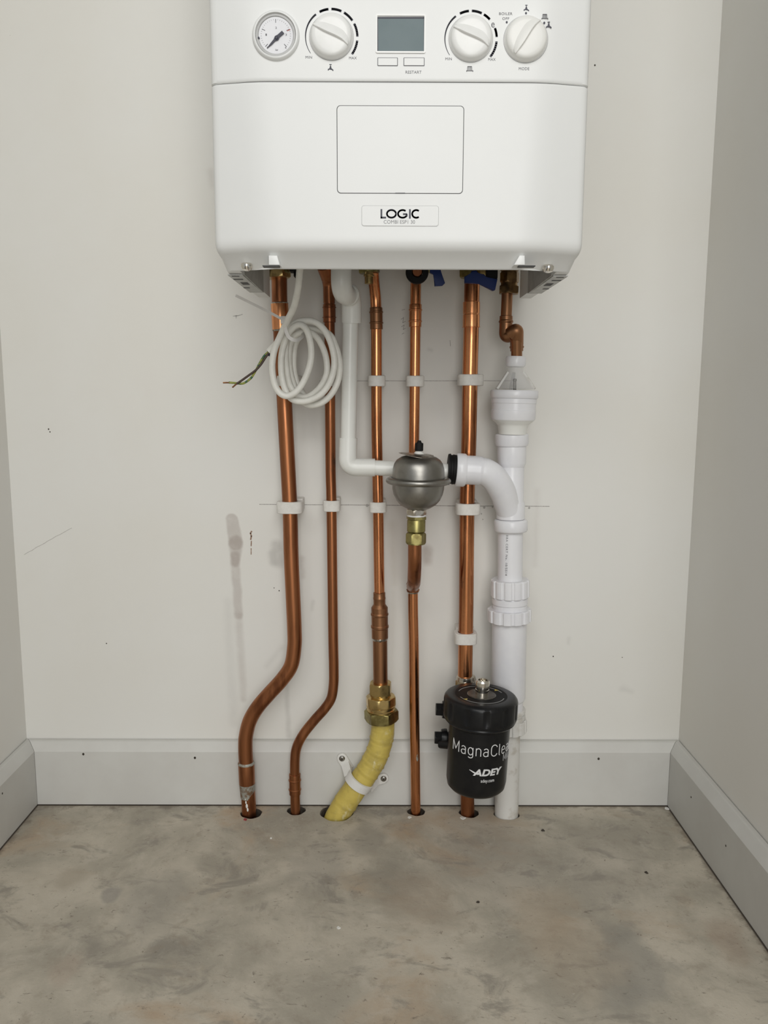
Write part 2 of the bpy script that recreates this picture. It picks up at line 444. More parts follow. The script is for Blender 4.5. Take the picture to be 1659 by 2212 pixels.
hh = mth(nt, 'ADD', noise(nt, 60, 6, .65, v), mth(nt, 'MULTIPLY', noise(nt, 300, 3, .6, v), .35))
bump(nt, b, hh, .4, .0016)
MT['floor'] = m

# ------------------------------------------------------------------ the setting
XR, HB, TB = 1.0357, .1025, .0193
ZTOP, YF = 2.35, -.75
bm = bmesh.new(); box(bm, -.12, XR+.12, 0, .12, -.15, ZTOP)
wall_back = struct(obj('wall_back', bm, MT['wall'], flat=True))
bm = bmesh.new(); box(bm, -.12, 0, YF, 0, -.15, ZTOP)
wall_left = struct(obj('wall_left', bm, MT['wall_brightened'], flat=True))
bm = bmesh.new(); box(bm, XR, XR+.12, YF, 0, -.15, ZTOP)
wall_right = struct(obj('wall_right', bm, MT['wall_brightened'], flat=True))
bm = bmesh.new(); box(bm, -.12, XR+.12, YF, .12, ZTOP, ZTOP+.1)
struct(obj('ceiling', bm, MT['wall_brightened'], flat=True))

# floor with its real pipe holes
HOLES = [(543, 1756, .0170), (640, 1750, .0150), (728, 1755, .0262), (899, 1752, .0145), (1013, 1755, .0158), (1094, 1757, .0200)]
cu = bpy.data.curves.new('floor', 'CURVE'); cu.dimensions = '2D'; cu.fill_mode = 'BOTH'; cu.extrude = .02
def spline(pts):
    s = cu.splines.new('POLY'); s.points.add(len(pts)-1)
    for p, q in zip(s.points, pts): p.co = (q[0], q[1], 0, 1)
    s.use_cyclic_u = True
spline([(-.6, -3.2), (XR+.6, -3.2), (XR+.6, YF), (XR+.05, YF), (XR+.05, .05), (-.05, .05), (-.05, YF), (-.6, YF)])
for hx, hy, r in HOLES:
    q = F(hx, hy); rr = random.Random(int(hx))
    k1, k2 = rr.random()*6, rr.random()*6
    spline([(q.x+r*(1+.035*sin(3*t+k1)+.02*sin(7*t+k2))*cos(t), q.y+r*(1+.035*sin(3*t+k1)+.02*sin(7*t+k2))*sin(t)) for t in [2*pi*i/56 for i in range(56)]])
co = bpy.data.objects.new('t', cu); COL.objects.link(co); bpy.context.view_layer.update()
me = bpy.data.meshes.new_from_object(co.evaluated_get(bpy.context.evaluated_depsgraph_get()))
bpy.data.objects.remove(co)
fb = bmesh.new(); fb.from_mesh(me); bmesh.ops.remove_doubles(fb, verts=fb.verts[:], dist=1e-6)
bmesh.ops.translate(fb, verts=fb.verts[:], vec=(0, 0, -.02))
floor = struct(obj('floor', fb, MT['floor'], flat=True))
bm = bmesh.new(); box(bm, -.6, XR+.6, -3.2, .12, -.12, -.09)
struct(obj('subfloor', bm, MT['grit'], floor, flat=True))  # dark colour paints the shade at the bottom of the holes
for hx, hy, r in HOLES:                 # dark sleeve added in each drilled hole, shade put into its colour
    q = F(hx, hy); bm = bmesh.new()
    lathe(bm, (q.x, q.y, -.0022), (q.x, q.y, -.095), [(0, r*1.06), (0, r*.945), (1, r*.945), (1, r*1.06)], 56, False, False)
    struct(obj('hole_shade_sleeve', bm, MT['hole_shade'], floor))

# skirting boards: square face with a chamfered top
def skirt(name, a, b, inward):
    """profile swept from a to b along the wall foot; ends mitred"""
    a, b, n = Vector(a), Vector(b), Vector(inward)
    d = (b-a).normalized()
    prof = [(0, .0012), (TB, .0012), (TB, HB-.0135), (TB-.002, HB-.0105), (.0085, HB-.001), (.006, HB), (.0014, HB), (.0014, HB-.004), (0, HB-.004)]
    bm = bmesh.new()
    rs = [[a+n*t+d*(t if name != 'baseboard_back' else t)+Vector((0, 0, z)) for t, z in prof],
          [b+n*t-d*(t if name == 'baseboard_back' else 0)+Vector((0, 0, z)) for t, z in prof]]
    rings(bm, rs)
    return struct(obj(name, bm, MT['skirt'], smooth=20))
sk_back = skirt('baseboard_back', (0.0004, 0, 0), (XR-.0004, 0, 0), (0, -1, 0))
sk_left = skirt('baseboard_left', (0, -.0004, 0), (0, YF, 0), (1, 0, 0))
sk_right = skirt('baseboard_right', (XR, -.0004, 0), (XR, YF, 0), (-1, 0, 0))
def disc_y(bm, c, r, Y, th=.0003, n=14):
    prism(bm, [(c.x+r*cos(2*pi*i/n), c.z+r*sin(2*pi*i/n)*1.15) for i in range(n)], Y-th, Y)
for x, y in ((180, 1629), (421, 1637), (1293, 1639)):
    bm = bmesh.new(); disc_y(bm, P(x, y, -TB), .0018, -TB); obj('nail_hole', bm, MT['grit'], sk_back)
for px, py, sx, n in ((5, 1714, TB, sk_left), (1493, 1722, XR-TB, sk_right), (1568, 1827, XR-TB, sk_right)):
    d = ray(px, py); q = CAMLOC+d*((sx-CX)/d.x)
    bm = bmesh.new(); s = 1 if sx < .5 else -1
    lathe(bm, (sx-s*.0002, q.y, q.z), (sx+s*.0003, q.y, q.z), [(0, .0016), (1, .0014)], 12); obj('nail_hole', bm, MT['grit'], n)
# pencil lines, scratches and scuffs on the back wall
def wline(name, pts, w, m):
    bm = bmesh.new(); line_px(bm, pts, w, 0, .00015); return obj(name, bm, m, wall_back)
def rough_line(x0, y0, x1, y1, n, amp):
    return [(x0+(x1-x0)*i/n, y0+(y1-y0)*i/n+random.uniform(-amp, amp)) for i in range(n+1)]
wline('pencil_line', rough_line(560, 1089.5, 1187, 1094, 26, .35), 1.5, MT['pencil'])
wline('pencil_line', rough_line(690, 823, 1110, 822.5, 20, .3), 1.2, MT['pencil'])
wline('scratch_mark', [(544, 1147), (541, 1152), (543, 1158), (541.5, 1166)], 3.2, MT['scratch'])
wline('scratch_mark', [(543, 1168), (542.5, 1180)], 2.2, MT['scratch'])
wline('scratch_mark', [(542.5, 1184), (542.5, 1198)], 2.0, MT['scratch'])
wline('scuff_mark', [(503, 683), (514, 682), (524, 679)], 1.6, MT['scuff'])
wline('scuff_mark', [(510, 681), (510, 688)], 1.4, MT['scuff'])
for pts in ([(868, 670), (875, 668)], [(866, 690), (872, 686), (870, 697), (876, 694)], [(867, 706), (873, 702), (871, 712), (876, 709)], [(868, 722), (873, 719)], [(972, 735), (973, 748)]):
    wline('pencil_mark', pts, 1.1, MT['pencil'])
wline('pencil_mark', rough_line(52, 1198, 155, 1140, 12, .8), .8, MT['pencil'])
for x, y, s in ((105, 927, 2.4), (108, 933, 2.0), (1285, 141, 2.6), (1195, 1418, 2.2), (603, 1276, 2), (1344, 1420, 1.5), (592, 1270, 1.6), (230, 1390, 2.0)):
    bm = bmesh.new(); disc_y(bm, P(x, y, 0), s*.00045, 0, .0002, 9); obj('speck', bm, MT['grit'], wall_back)
for x, y, s in ((1046, 1096, 3.4), (1064, 1095, 2.6), (1143, 1097, 3), (793, 1092, 4.0), (1040, 1110, 2), (1036, 1103, 1.6), (1043, 1122, 1.8)):
    bm = bmesh.new(); disc_y(bm, P(x, y, 0), s*.00055, 0, .0002, 7); obj('drill_mark', bm, MT['scuff'], wall_back)

# ------------------------------------------------------------------ boiler
BX, BD, BD1, BZ, ZS, BT, HW = .5796, .348, .315, .791, .9535, 1.49, .1975
YB = -.075
def hj(z): return .136+(z-.79)/(1.03-.79)*.014 if z < 1.1 else .154
def fil2(pts, rads, k=5):
    n = len(pts); out = []
    for i in range(n):
        a, b, c = Vector(pts[i-1]), Vector(pts[i]), Vector(pts[(i+1) % n])
        r = rads[i]
        if r == 0: out += [b.copy()]*(k+1); continue
        p = b+(a-b).normalized()*r; q = b+(c-b).normalized()*r
        for j in range(k+1):
            t = j/k; out.append(p*(1-t)**2+b*2*t*(1-t)+q*t*t)
    return out
def outline(z, dx=0, df=0):
    f = min(max((z-.79)/(.955-.79), 0), 1)
    w, j = .1950-.0025*f-dx, hj(z)-dx*.6
    b1 = BD-(.020-.011*f)
    pts = [(-w, YB), (-w, -b1+df), (-j, -BD+df), (j, -BD+df), (w, -b1+df), (w, YB)]
    return [Vector((BX+p.x, p.y, z)) for p in fil2(pts, [0, .009, .016, .016, .009, 0])]
boiler = thing('boiler', 'white wall-hung combi boiler with dials and display above the pipes', 'boiler', (BX, YB, BZ))
bm = bmesh.new()
rs = [outline(BT-.003), outline(1.2), outline(1.0), outline(ZS+.004), outline(ZS+.0012, 0, 0), outline(ZS+.0004, .0008, .0008)]
rings(bm, rs); obj('control_fascia', bm, MT['white_casing'], boiler, smooth=50)
bm = bmesh.new()
rs = [outline(ZS-.0004, .0008, .0008), outline(ZS-.0014)]
rs += [outline(z, dx, df) for z, dx, df in ((.951, 0, 0), (.948, 0, 0), (.90, 0, 0), (.86, 0, 0), (.82, 0, 0), (.805, 0, 0), (.802, 0, 0), (.797, .0004, .0008), (.793, .0014, .003), (.790, .003, .0065), (.7875, .0045, .0105), (.7765, .0075, .0228))]
rs.append(outline(.7752, .0082, .0240))
def clampring(z, ix, iy):
    return [Vector((min(max(p.x, BX-ix), BX+ix), max(p.y, iy), z)) for p in outline(.78, .008, .023)]
rs += [clampring(.7752, HW-.026, -.3225), clampring(.835, HW-.026, -.3225)]
rings(bm, rs, True, True, False); bmesh.ops.remove_doubles(bm, verts=bm.verts[:], dist=1e-6)
obj('front_cover', bm, MT['white_casing'], boiler, smooth=50)
bm = bmesh.new(); rings(bm, [outline(ZS-.02, .002, .0016), outline(ZS+.02, .002, .0016)])
obj('seam_core', bm, MT['gap'], boiler)
bm = bmesh.new(); box(bm, BX-HW+.028, BX+HW-.028, -.318, -.10, .8335, .8345, .0003)
box(bm, BX-.165, BX+.165, YB-.004, YB, .836, ZS)
obj('chassis_plate', bm, MT['chassis'], boiler)
bm = bmesh.new(); box(bm, BX-.15, BX+.15, YB, -.0005, .86, 1.44, .003)
obj('stand_off_frame', bm, MT['bracket'], boiler)
# side brackets with pressed slots and their screws
for s in (-1, 1):
    xo, xi = BX+s*(HW-.009), BX+s*(HW-.0255)
    bm = bmesh.new()
    box(bm, min(xo, xi), max(xo, xi), -.29, -.14, .7735, .7748)
    # web hanging on the inner edge, cut on a slant
    x0, x1 = sorted((xi, xi-s*.0013))
    pr = [(-.285, .7748), (-.14, .7735), (-.14, .815), (-.285, .815)]
    v0 = [bm.verts.new((x0, y, z)) for y, z in pr]; v1 = [bm.verts.new((x1, y, z)) for y, z in pr]
    bm.faces.new(v0); bm.faces.new(v1)
    for i in range(4): bm.faces.new((v0[i], v0[(i+1) % 4], v1[(i+1) % 4], v1[i]))
    br = obj('side_bracket', bm, MT['bracket'], boiler)
    for ya, yb, xa, xb in ((-.262, -.256, .3, .95), (-.235, -.215, .25, .75), (-.19, -.184, .55, 1.0), (-.285, -.281, .3, .8)):
        bm = bmesh.new(); q = sorted((xi+(xo-xi)*xa, xi+(xo-xi)*xb)); box(bm, q[0], q[1], ya, yb, .7732, .7736)
        obj('slot', bm, MT['gap'], br)
    sp = P(533, 577, -.3265) if s < 0 else P(1184, 581, -.3265)
    bm = bmesh.new()
    lathe(bm, sp+Vector((0, 0, -.004)), sp+Vector((0, 0, .004)), [(0, .002), (.15, .0048), (.5, .0062), (.8, .0062), (1, .005)], 24)
    obj('screw', bm, MT['chrome'], boiler)
    xc = (583.5 if s < 0 else 1137)
    bm = bmesh.new()
    a = P(xc-10, 556, -.338); b_ = P(xc+11, 556, -.338)
    rs = []
    zt_, zb_ = P(xc, 552, -.341).z, P(xc, 572.5, -.341).z
    prism(bm, [(P(571 if s < 0 else 1137, 0, -.341).x, zt_), (P(590 if s < 0 else 1148.5, 0, -.341).x, zt_), (P(596 if s < 0 else 1149.5, 0, -.341).x, zb_), (P(571 if s < 0 else 1125, 0, -.341).x, zb_)], -.3415, -.326, .0004); tab = obj('clip_tab', bm, MT['white_casing'], boiler)
    bm = bmesh.new(); box(bm, a.x-.003, b_.x+.004, -.3405, -.3300, zb_-.0012, zb_-.0001); obj('slot', bm, MT['gap'], tab)
YP = -BD
# flap outline and flap
def slab(name, x0, x1, y0, y1, r, m, parent, out, back=.0):
    a, b = P(x0, y1, YP), P(x1, y0, YP)
    bm = bmesh.new(); prism(bm, rrect(a.x, b.x, a.z, b.z, r), YP-out, YP+.0005+back, 0)
    return obj(name, bm, m, parent)
def frame_ring(name, x0, x1, y0, y1, r, w, m, parent, out):
    a, b = P(x0, y1, YP), P(x1, y0, YP)
    o = rrect(a.x, b.x, a.z, b.z, r); i = rrect(a.x+w, b.x-w, a.z+w, b.z-w, max(r-w, .0002))
    bm = bmesh.new(); n = len(o)
    A = [bm.verts.new((x, YP-out, z)) for x, z in o]; B = [bm.verts.new((x, YP-out, z)) for x, z in i]
    C = [bm.verts.new((x, YP+.0003, z)) for x, z in o]; D = [bm.verts.new((x, YP+.0003, z)) for x, z in i]
    for k in range(n):
        j = (k+1) % n
        bm.faces.new((A[k], A[j], B[j], B[k])); bm.faces.new((A[k], A[j], C[j], C[k])); bm.faces.new((B[k], B[j], D[j], D[k]))
    return obj(name, bm, m, parent, flat=True)
flap = slab('access_flap', 729.5, 1001.5, 230, 416.5, .0035, MT['white_casing'], boiler, .0003)
frame_ring('flap_gap', 728, 1003, 228.6, 418, .004, .00075, MT['gap'], boiler, .00012)
bm = bmesh.new(); line_px(bm, [(854, 417.4), (875, 417.4)], 2.0, YP, .0005); obj('finger_notch', bm, MT['ink_grey'], flap)
badge = slab('name_badge', 782, 947, 445.5, 487.5, .0022, MT['white_casing'], boiler, .0006)
frame_ring('badge_rim', 781, 948, 444.5, 488.5, .0026, .0005, MT['bezel'], boiler, .00035)
# lettering: LOGIC drawn as even strokes
bm = bmesh.new()
Yb = YP-.0006
pl = P(822, 472, Yb); pr_ = P(905, 452, Yb); X0, Z0 = pl.x, pl.z; HH = pr_.z-pl.z; WW = pr_.x-pl.x
sw = .00175
def L(pts): ribbon(bm, [(X0+x*WW, Z0+z*HH) for x, z in pts], sw, Yb, .0002)
def ell(cx, cz, rx, rz, a0, a1, k=28): return [(cx+rx*cos(radians(a0+(a1-a0)*i/k)), cz+rz*sin(radians(a0+(a1-a0)*i/k))) for i in range(k+1)]
hw_ = sw/2/HH; ww_ = sw/2/WW
L([(ww_, 1), (ww_, 0)]); L([(0, hw_), (.145, hw_)])
L(ell(.285, .5, .118, .5-hw_, 0, 360))
L(ell(.575, .5, .118, .5-hw_, 48, 330)); L([(.683, .22), (.683, .50)]); L([(.585, .47), (.69, .47)])
L([(.765, 0), (.765, 1)])
L(ell(.93, .5, .105, .5-hw_, 50, 310))
obj('lettering', bm, MT['ink'], badge, flat=True)
bm = bmesh.new(); text_box(bm, 'COMBI ESP1 30', 829, 896.5, 475.8, 483, Yb, -.01); obj('lettering', bm, MT['ink_grey'], badge, flat=True)

# pressure gauge
gc = P(596.2, 77.5, YP); R = .0222
g = bmesh.new()
A, B = Vector((gc.x, YP-.004, gc.z)), Vector((gc.x, YP+.0, gc.z))
lathe(g, B, A, [(0, R+.0014), (.35, R+.0012), (.9, R), (1.0, R-.0006), (1.0, R-.0018), (.4, R-.0024), (0.03, R-.0030), (.03, .001)], 64)
gauge = obj('pressure_gauge', g, MT['white_casing'], boiler)
bm = bmesh.new(); lathe(bm, B+Vector((0, -.0012, 0)), B+Vector((0, -.0022, 0)), [(0, R-.0024), (1, R-.0026), (1, R-.0046), (0, R-.0052)], 64, False, False); obj('gauge_ring', bm, MT['bezel'], gauge)
bm = bmesh.new(); lathe(bm, B+Vector((0, -.0004, 0)), B+Vector((0, -.0013, 0)), [(0, R-.0028), (1, R-.0028)], 64); obj('dial_face', bm, MT['dial'], gauge)
bm = bmesh.new()
ribbon(bm, arc(gc.x, gc.z, R-.0041, 0, 360, 64), .0004, YP-.0013, .0001)
for k in range(5):
    a = radians(-130-65*k+0); a = radians(225-67.5*k)
    c_, s_ = cos(a), sin(a)
    ribbon(bm, [(gc.x+.0115*c_, gc.z+.0115*s_), (gc.x+.0148*c_, gc.z+.0148*s_)], .0006, YP-.0013)
for k in range(33):
    a = radians(225-270*k/32); c_, s_ = cos(a), sin(a)
    ribbon(bm, [(gc.x+.0140*c_, gc.z+.0140*s_), (gc.x+.0150*c_, gc.z+.0150*s_)], .0002, YP-.0013)
obj('dial_marks', bm, MT['ink_grey'], gauge, flat=True)
bm = bmesh.new(); a = radians(20); ribbon(bm, [(gc.x+.012*cos(a), gc.z+.012*sin(a)), (gc.x+.0155*cos(a), gc.z+.0155*sin(a))], .0006, YP-.0014); obj('red_mark', bm, MT['ink_red'], gauge, flat=True)
for tx, x, y in (('0', 578, 103), ('1', 575, 75), ('2', 596.5, 60), ('3', 618, 75), ('4', 617, 103), ('bar', 598, 107.5)):
    bm = bmesh.new(); wd = 3.0 if len(tx) == 1 else 6; text_box(bm, tx, x-wd/2, x+wd/2, y-2.2, y+2.2, YP-.0013); obj('lettering', bm, MT['ink_grey'], gauge, flat=True)
bm = bmesh.new()
p0, p1 = P(576.5, 104.5, YP-.002), P(611.5, 69.5, YP-.002)
d = (p1-p0).normalized(); s = Vector((d.z, 0, -d.x)); c0 = P(597.5, 82.5, YP-.002)
pts = [p0, p0+d*.006+s*.0009, c0-d*.003+s*.0011, c0+s*.0024, c0+d*.003+s*.0015, p1+s*.0016, p1-s*.0016, c0+d*.003-s*.0015, c0-s*.0024, c0-d*.003-s*.0011, p0+d*.006-s*.0009]
prism(bm, [(q.x, q.z) for q in pts], YP-.0026, YP-.0018)
lathe(bm, (c0.x, YP-.0034, c0.z), (c0.x, YP-.0015, c0.z), [(0, .001), (.3, .0016), (1, .0016)], 20)
obj('needle', bm, MT['ink'], gauge)
bm = bmesh.new(); q = P(559.5, 84, YP); lathe(bm, (q.x, YP-.003, q.z), (q.x, YP-.001, q.z), [(0, .0009), (1, .0011)], 12); obj('stop_pin', bm, MT['ink'], gauge)

# rotary knobs: dished disc with a diagonal grip ridge
def knob(px, py, ang, m, name='rotary_knob'):
    c = P(px, py, YP); R = .0208
    bm = bmesh.new()
    a, b = Vector((c.x, YP, c.z)), Vector((c.x, YP-.0095, c.z))
    lathe(bm, a, b, [(0, R+.0006), (.08, R+.0004), (.10, R), (.55, R-.0006), (.72, R-.0016), (.82, R-.0032), (.86, R-.006), (.88, .008), (.885, .001)], 64, True, True)
    k = obj(name, bm, m, boiler, smooth=60)
    bm = bmesh.new(); lathe(bm, Vector((c.x, YP+.0002, c.z)), Vector((c.x, YP-.0004, c.z)), [(0, R+.0016), (1, R+.0012)], 64); obj('knob_gap', bm, MT['bezel'], k)
    # ridge: raised fin, steep on its lower side, faired into the disc on its upper side
    bm = bmesh.new(); d = Vector((cos(ang), 0, sin(ang))); n = Vector((-d.z, 0, d.x))
    if n.z < 0: n = -n
    secs = []
    for i in range(17):
        t = -1+2*i/16; l = t*(R-.0014)
        h = .0075*(1-.55*abs(t)**3)*.5; wv = .0125*math.sqrt(max(.02, 1-abs(t)**2.2))
        base = c+d*l+n*(.0016*sin(t*2.2)-.001); base.y = YP-.0074
        secs.append([base+Vector((0, .002, 0))-n*.0006, base+Vector((0, -h*.8, 0))-n*.0002, base+Vector((0, -h, 0))+n*.0006,
                     base+Vector((0, -h*.86, 0))+n*wv*.25, base+Vector((0, -h*.45, 0))+n*wv*.6, base+Vector((0, .0006, 0))+n*wv, base+Vector((0, .002, 0))+n*wv])
    rings(bm, secs); obj('grip_ridge', bm, m, k, smooth=50)
    return c
K1 = knob(716, 80, radians(-32), MT['knob_white'])
K2 = knob(1017, 84, radians(-31), MT['knob_white'])
K3 = knob(1135.5, 85.5, radians(48), MT['knob_ivory'])
def dial_scale(c, dx, dashes):
    bm = bmesh.new(); Rr = .0258
    ribbon(bm, arc(c.x+dx, c.z, Rr, 216, 126, 30), lambda t: .0004+.0014*t, YP, .00025)
    for a0, a1 in dashes: ribbon(bm, arc(c.x+dx, c.z, Rr, a0, a1, 8), .0022, YP, .00025)
    obj('printed_scale', bm, MT['ink'], boiler, flat=True)
dial_scale(K1, 0, ((117, 96), (90, 67), (61, 36), (29, 1), (-7, -38)))
dial_scale(K2, 0, ((116, 95), (89, 66), (61, 44), (23, 4), (-5, -40)))
def label(s, x0, x1, y0, y1, off=0.0, m='ink_grey', space=1.05):
    bm = bmesh.new(); text_box(bm, s, x0, x1, y0, y1, YP, off, .0002, 0, space); obj('lettering', bm, MT[m], boiler, flat=True)
label('MIN', 660, 674, 121, 126.5); label('MAX', 754, 770.5, 122.5, 128)
label('MIN', 962, 976, 124.5, 130); label('MAX', 1054.5, 1070.5, 125.5, 131.2)
label('RESTART', 876, 910.5, 153, 159); label('MODE', 1120.5, 1143.5, 145.5, 151.5)
label('BOILER', 1078, 1107, 27, 32.5); label('OFF', 1085, 1100, 37.5, 43)
label('e', 1061, 1068.6, 49, 59.5, 0, 'ink_grey')
for x, y in ((1094.6, 48.2), (1136.2, 28.6), (1175.7, 49.5)):
    bm = bmesh.new(); disc_y(bm, P(x, y, YP), .0010, YP, .0002); obj('position_dot', bm, MT['ink'], boiler, flat=True)
def tap_icon(cx, cy, s):
    bm = bmesh.new()
    Q = lambda pts, w: line_px(bm, [(cx+x*s, cy+y*s) for x, y in pts], w*s, YP)
    Q([(-2.6, -6.4), (2.6, -6.4)], 1.4); Q([(0, -6.5), (0, -2)], 1.2)
    prism_px(bm, [(cx+x*s, cy+y*s) for x, y in ((-1.2, -3.4), (1.2, -3.4), (2.2, 1.5), (6, 4.4), (6.2, 7), (4.2, 7), (3.8, 5.6), (0, 4.4), (-3.6, 4.4), (-3.9, 6), (-6, 6), (-5.8, 3), (-2.6, 1.6))], YP-.0002, .0003)
    obj('tap_symbol', bm, MT['ink'], boiler, flat=True)
def radiator_icon(cx, cy, s):
    bm = bmesh.new()
    for i in range(5):
        x = -5+2.4*i; line_px(bm, [(cx+x*s, cy-5*s), (cx+(x*1.12)*s, cy+5*s)], 1.3*s, YP)
    line_px(bm, [(cx-5.2*s, cy-5*s), (cx+5*s, cy-5*s)], 1.5*s, YP); line_px(bm, [(cx-8*s, cy+5.2*s), (cx+8*s, cy+5.2*s)], 1.3*s, YP)
    line_px(bm, [(cx-7.3*s, cy+4*s), (cx-7.3*s, cy+7.5*s)], 1.2*s, YP); line_px(bm, [(cx+7.3*s, cy+4*s), (cx+7.3*s, cy+7.5*s)], 1.2*s, YP)
    obj('radiator_symbol', bm, MT['ink_grey'], boiler, flat=True)
tap_icon(714, 146, 1.0); tap_icon(1137, 17.5, .95); tap_icon(1185.5, 54, .98)
radiator_icon(1014.7, 148.5, .92); radiator_icon(1177, 35.5, .88)
# display and buttons
frame_ring('display_frame', 811.5, 920, 31.5, 115, .0016, .0016, MT['knob_white'], boiler, .0012)
lc = slab('display', 817, 916, 38, 111, .0005, MT['lcd'], boiler, .0003)
bm = bmesh.new(); line_px(bm, [(816.5, 38.5), (916.5, 38.5)], 3, YP-.0003, .0002); line_px(bm, [(816, 37), (816, 111)], 1.6, YP-.0003, .0002); line_px(bm, [(916.5, 37), (916.5, 111)], 2, YP-.0003, .0002)
obj('display_surround', bm, MT['ink'], lc, flat=True)
for x0, x1 in ((815.3, 859.5), (871.6, 917.3)):
    y0 = 124.5; b2 = slab('push_button', x0+1.5, x1-1.5, y0+1.5, 141.3, .0005, MT['white_casing'], boiler, .0006)
    frame_ring('button_gap', x0, x1, y0, 142.8, .0007, .0009, MT['ink_grey'], b2, .0002)

# ------------------------------------------------------------------ pipe helpers
YPIPE = -.043
def pxpath(pts, Y):
    out = []
    for p in pts:
        out.append(P(p[0], p[1], p[2] if len(p) > 2 else Y))
    return out
def lat(name, parent, m, p0, p1, prof, Y, n=48):
    """turned fitting between photograph spots p0 and p1"""
    bm = bmesh.new(); a = P(p0[0], p0[1], p0[2] if len(p0) > 2 else Y); b = P(p1[0], p1[1], p1[2] if len(p1) > 2 else Y)
    lathe(bm, a, b, prof, n); return obj(name, bm, m, parent, smooth=22)
def coupling(parent, m, x0, y0, x1, y1, r, Y, name='solder_coupling', beads=(.2, .8)):
    prof = [(0, r), (.015, r+.0011), (.03, r+.0012)]
    for bd in beads:
        prof += [(bd-.045, r+.0012), (bd-.02, r+.0021), (bd+.02, r+.0021), (bd+.045, r+.0012)]
    prof += [(.97, r+.0012), (.985, r+.0011), (1, r)]
    return lat(name, parent, m, (x0, y0), (x1, y1), prof, Y)
def pipe_thing(label, bx, by, Y=YPIPE, name='copper_pipe'):
    b = P(bx, by, Y); return thing(name, label, 'pipe', (b.x, b.y, 0), None)
def below(p, z=-.06): return Vector((p.x, p.y, z))

# 1: wide left pipe with a double bend
t1 = pipe_thing('thick copper pipe at far left, swan-neck bend, behind the coiled white cable', 538, 1757)
ctr = [(603, 580), (604, 650), (606, 700), (616, 900), (626, 1090), (628.8, 1194), (633, 1290), (636, 1360), (636, 1395), (629, 1437), (609, 1468), (580, 1500), (557, 1527), (540, 1556), (531.5, 1588), (530, 1615), (531.5, 1648), (535, 1700), (537.5, 1740)]
pp = catmull(pxpath(ctr, YPIPE), 8)
bm = bmesh.new(); tube(bm, [pp[0]+Vector((0, 0, .02))]+pp+[below(pp[-1], -.05)], .0110, 32)
obj('pipe', bm, MT['copper_dull'], t1)
coupling(t1, MT['copper_bright'], 603.6, 655, 607, 713, .0112, YPIPE, beads=())
lat('joint', t1, MT['solder'], (603.6, 653.5), (603.8, 657), [(0, .0112), (.5, .0127), (1, .0122)], YPIPE)
lat('joint', t1, MT['flux'], (606.8, 711.5), (607, 716), [(0, .0122), (.5, .0119), (1, .0111)], YPIPE)
coupling(t1, MT['copper_dull'], 532, 1648, 533.8, 1693, .0112, YPIPE, beads=())
lat('joint', t1, MT['flux'], (531.9, 1645), (532, 1650), [(0, .0111), (.6, .0127), (1, .0126)], YPIPE)
lat('solder_smear', t1, MT['flux'], (533.9, 1692), (535.5, 1722), [(0, .0125), (.2, .0119), (.7, .0113), (1, .01105)], YPIPE)
bm = bmesh.new(); q = P(533, 1742, -.0545)
for i, (dx, dz, s) in enumerate(((0, 0, .0034), (-.0012, .006, .0022), (.0012, -.006, .0028), (-.002, .011, .0014))):
    bmesh.ops.create_icosphere(bm, subdivisions=2, radius=s, matrix=Matrix.Translation((q.x+dx, q.y+.0008, q.z+dz)) @ Matrix.Diagonal((.55, .35, 1.2, 1)))
obj('paint_drip', bm, MT['chip'], t1)
lat('compression_nut', t1, MT['brass_dull'], (600, 572), (602, 597), [(0, .0165), (.5, .0178), (.75, .0178), (.9, .0150), (1, .0115)], -.05, 40)
bm = bmesh.new(); hexnut(bm, P(597, 584, -.052), P(598, 601, -.052), .0195, rot=.5); obj('gas_cock_nut', bm, MT['brass'], t1)

# 2: narrow pipe with a double bend
t2 = pipe_thing('narrow copper pipe second from left with an offset bend above the skirting', 638, 1752)
ctr = [(710, 580), (711, 640), (712, 720), (714, 1000), (716, 1090), (719.5, 1361), (721, 1440), (720.5, 1478), (715.5, 1508), (702, 1530), (679, 1556), (656, 1585), (641.5, 1613), (637, 1642), (637, 1690), (638, 1740)]
pp = catmull(pxpath(ctr, -.0395), 8)
bm = bmesh.new(); tube(bm, [pp[0]+Vector((0, 0, .02))]+pp+[below(pp[-1], -.05)], .0075, 28)
obj('pipe', bm, MT['copper_dull'], t2)
coupling(t2, MT['copper_dull'], 711.2, 657, 711.7, 697, .0077, -.0395, beads=(.18, .72))
coupling(t2, MT['copper_dull'], 636.8, 1671, 637.2, 1716, .0077, -.0395, beads=(.3, .75))
bm = bmesh.new(); tube(bm, fillet([P(700, 574, -.06), P(706, 592, -.05), P(710.5, 610, -.0395), P(711, 655, -.0395)], .012), lambda t: .0105-.0022*t, 24)
obj('elbow_connector', bm, MT['copper_dull'], t2)

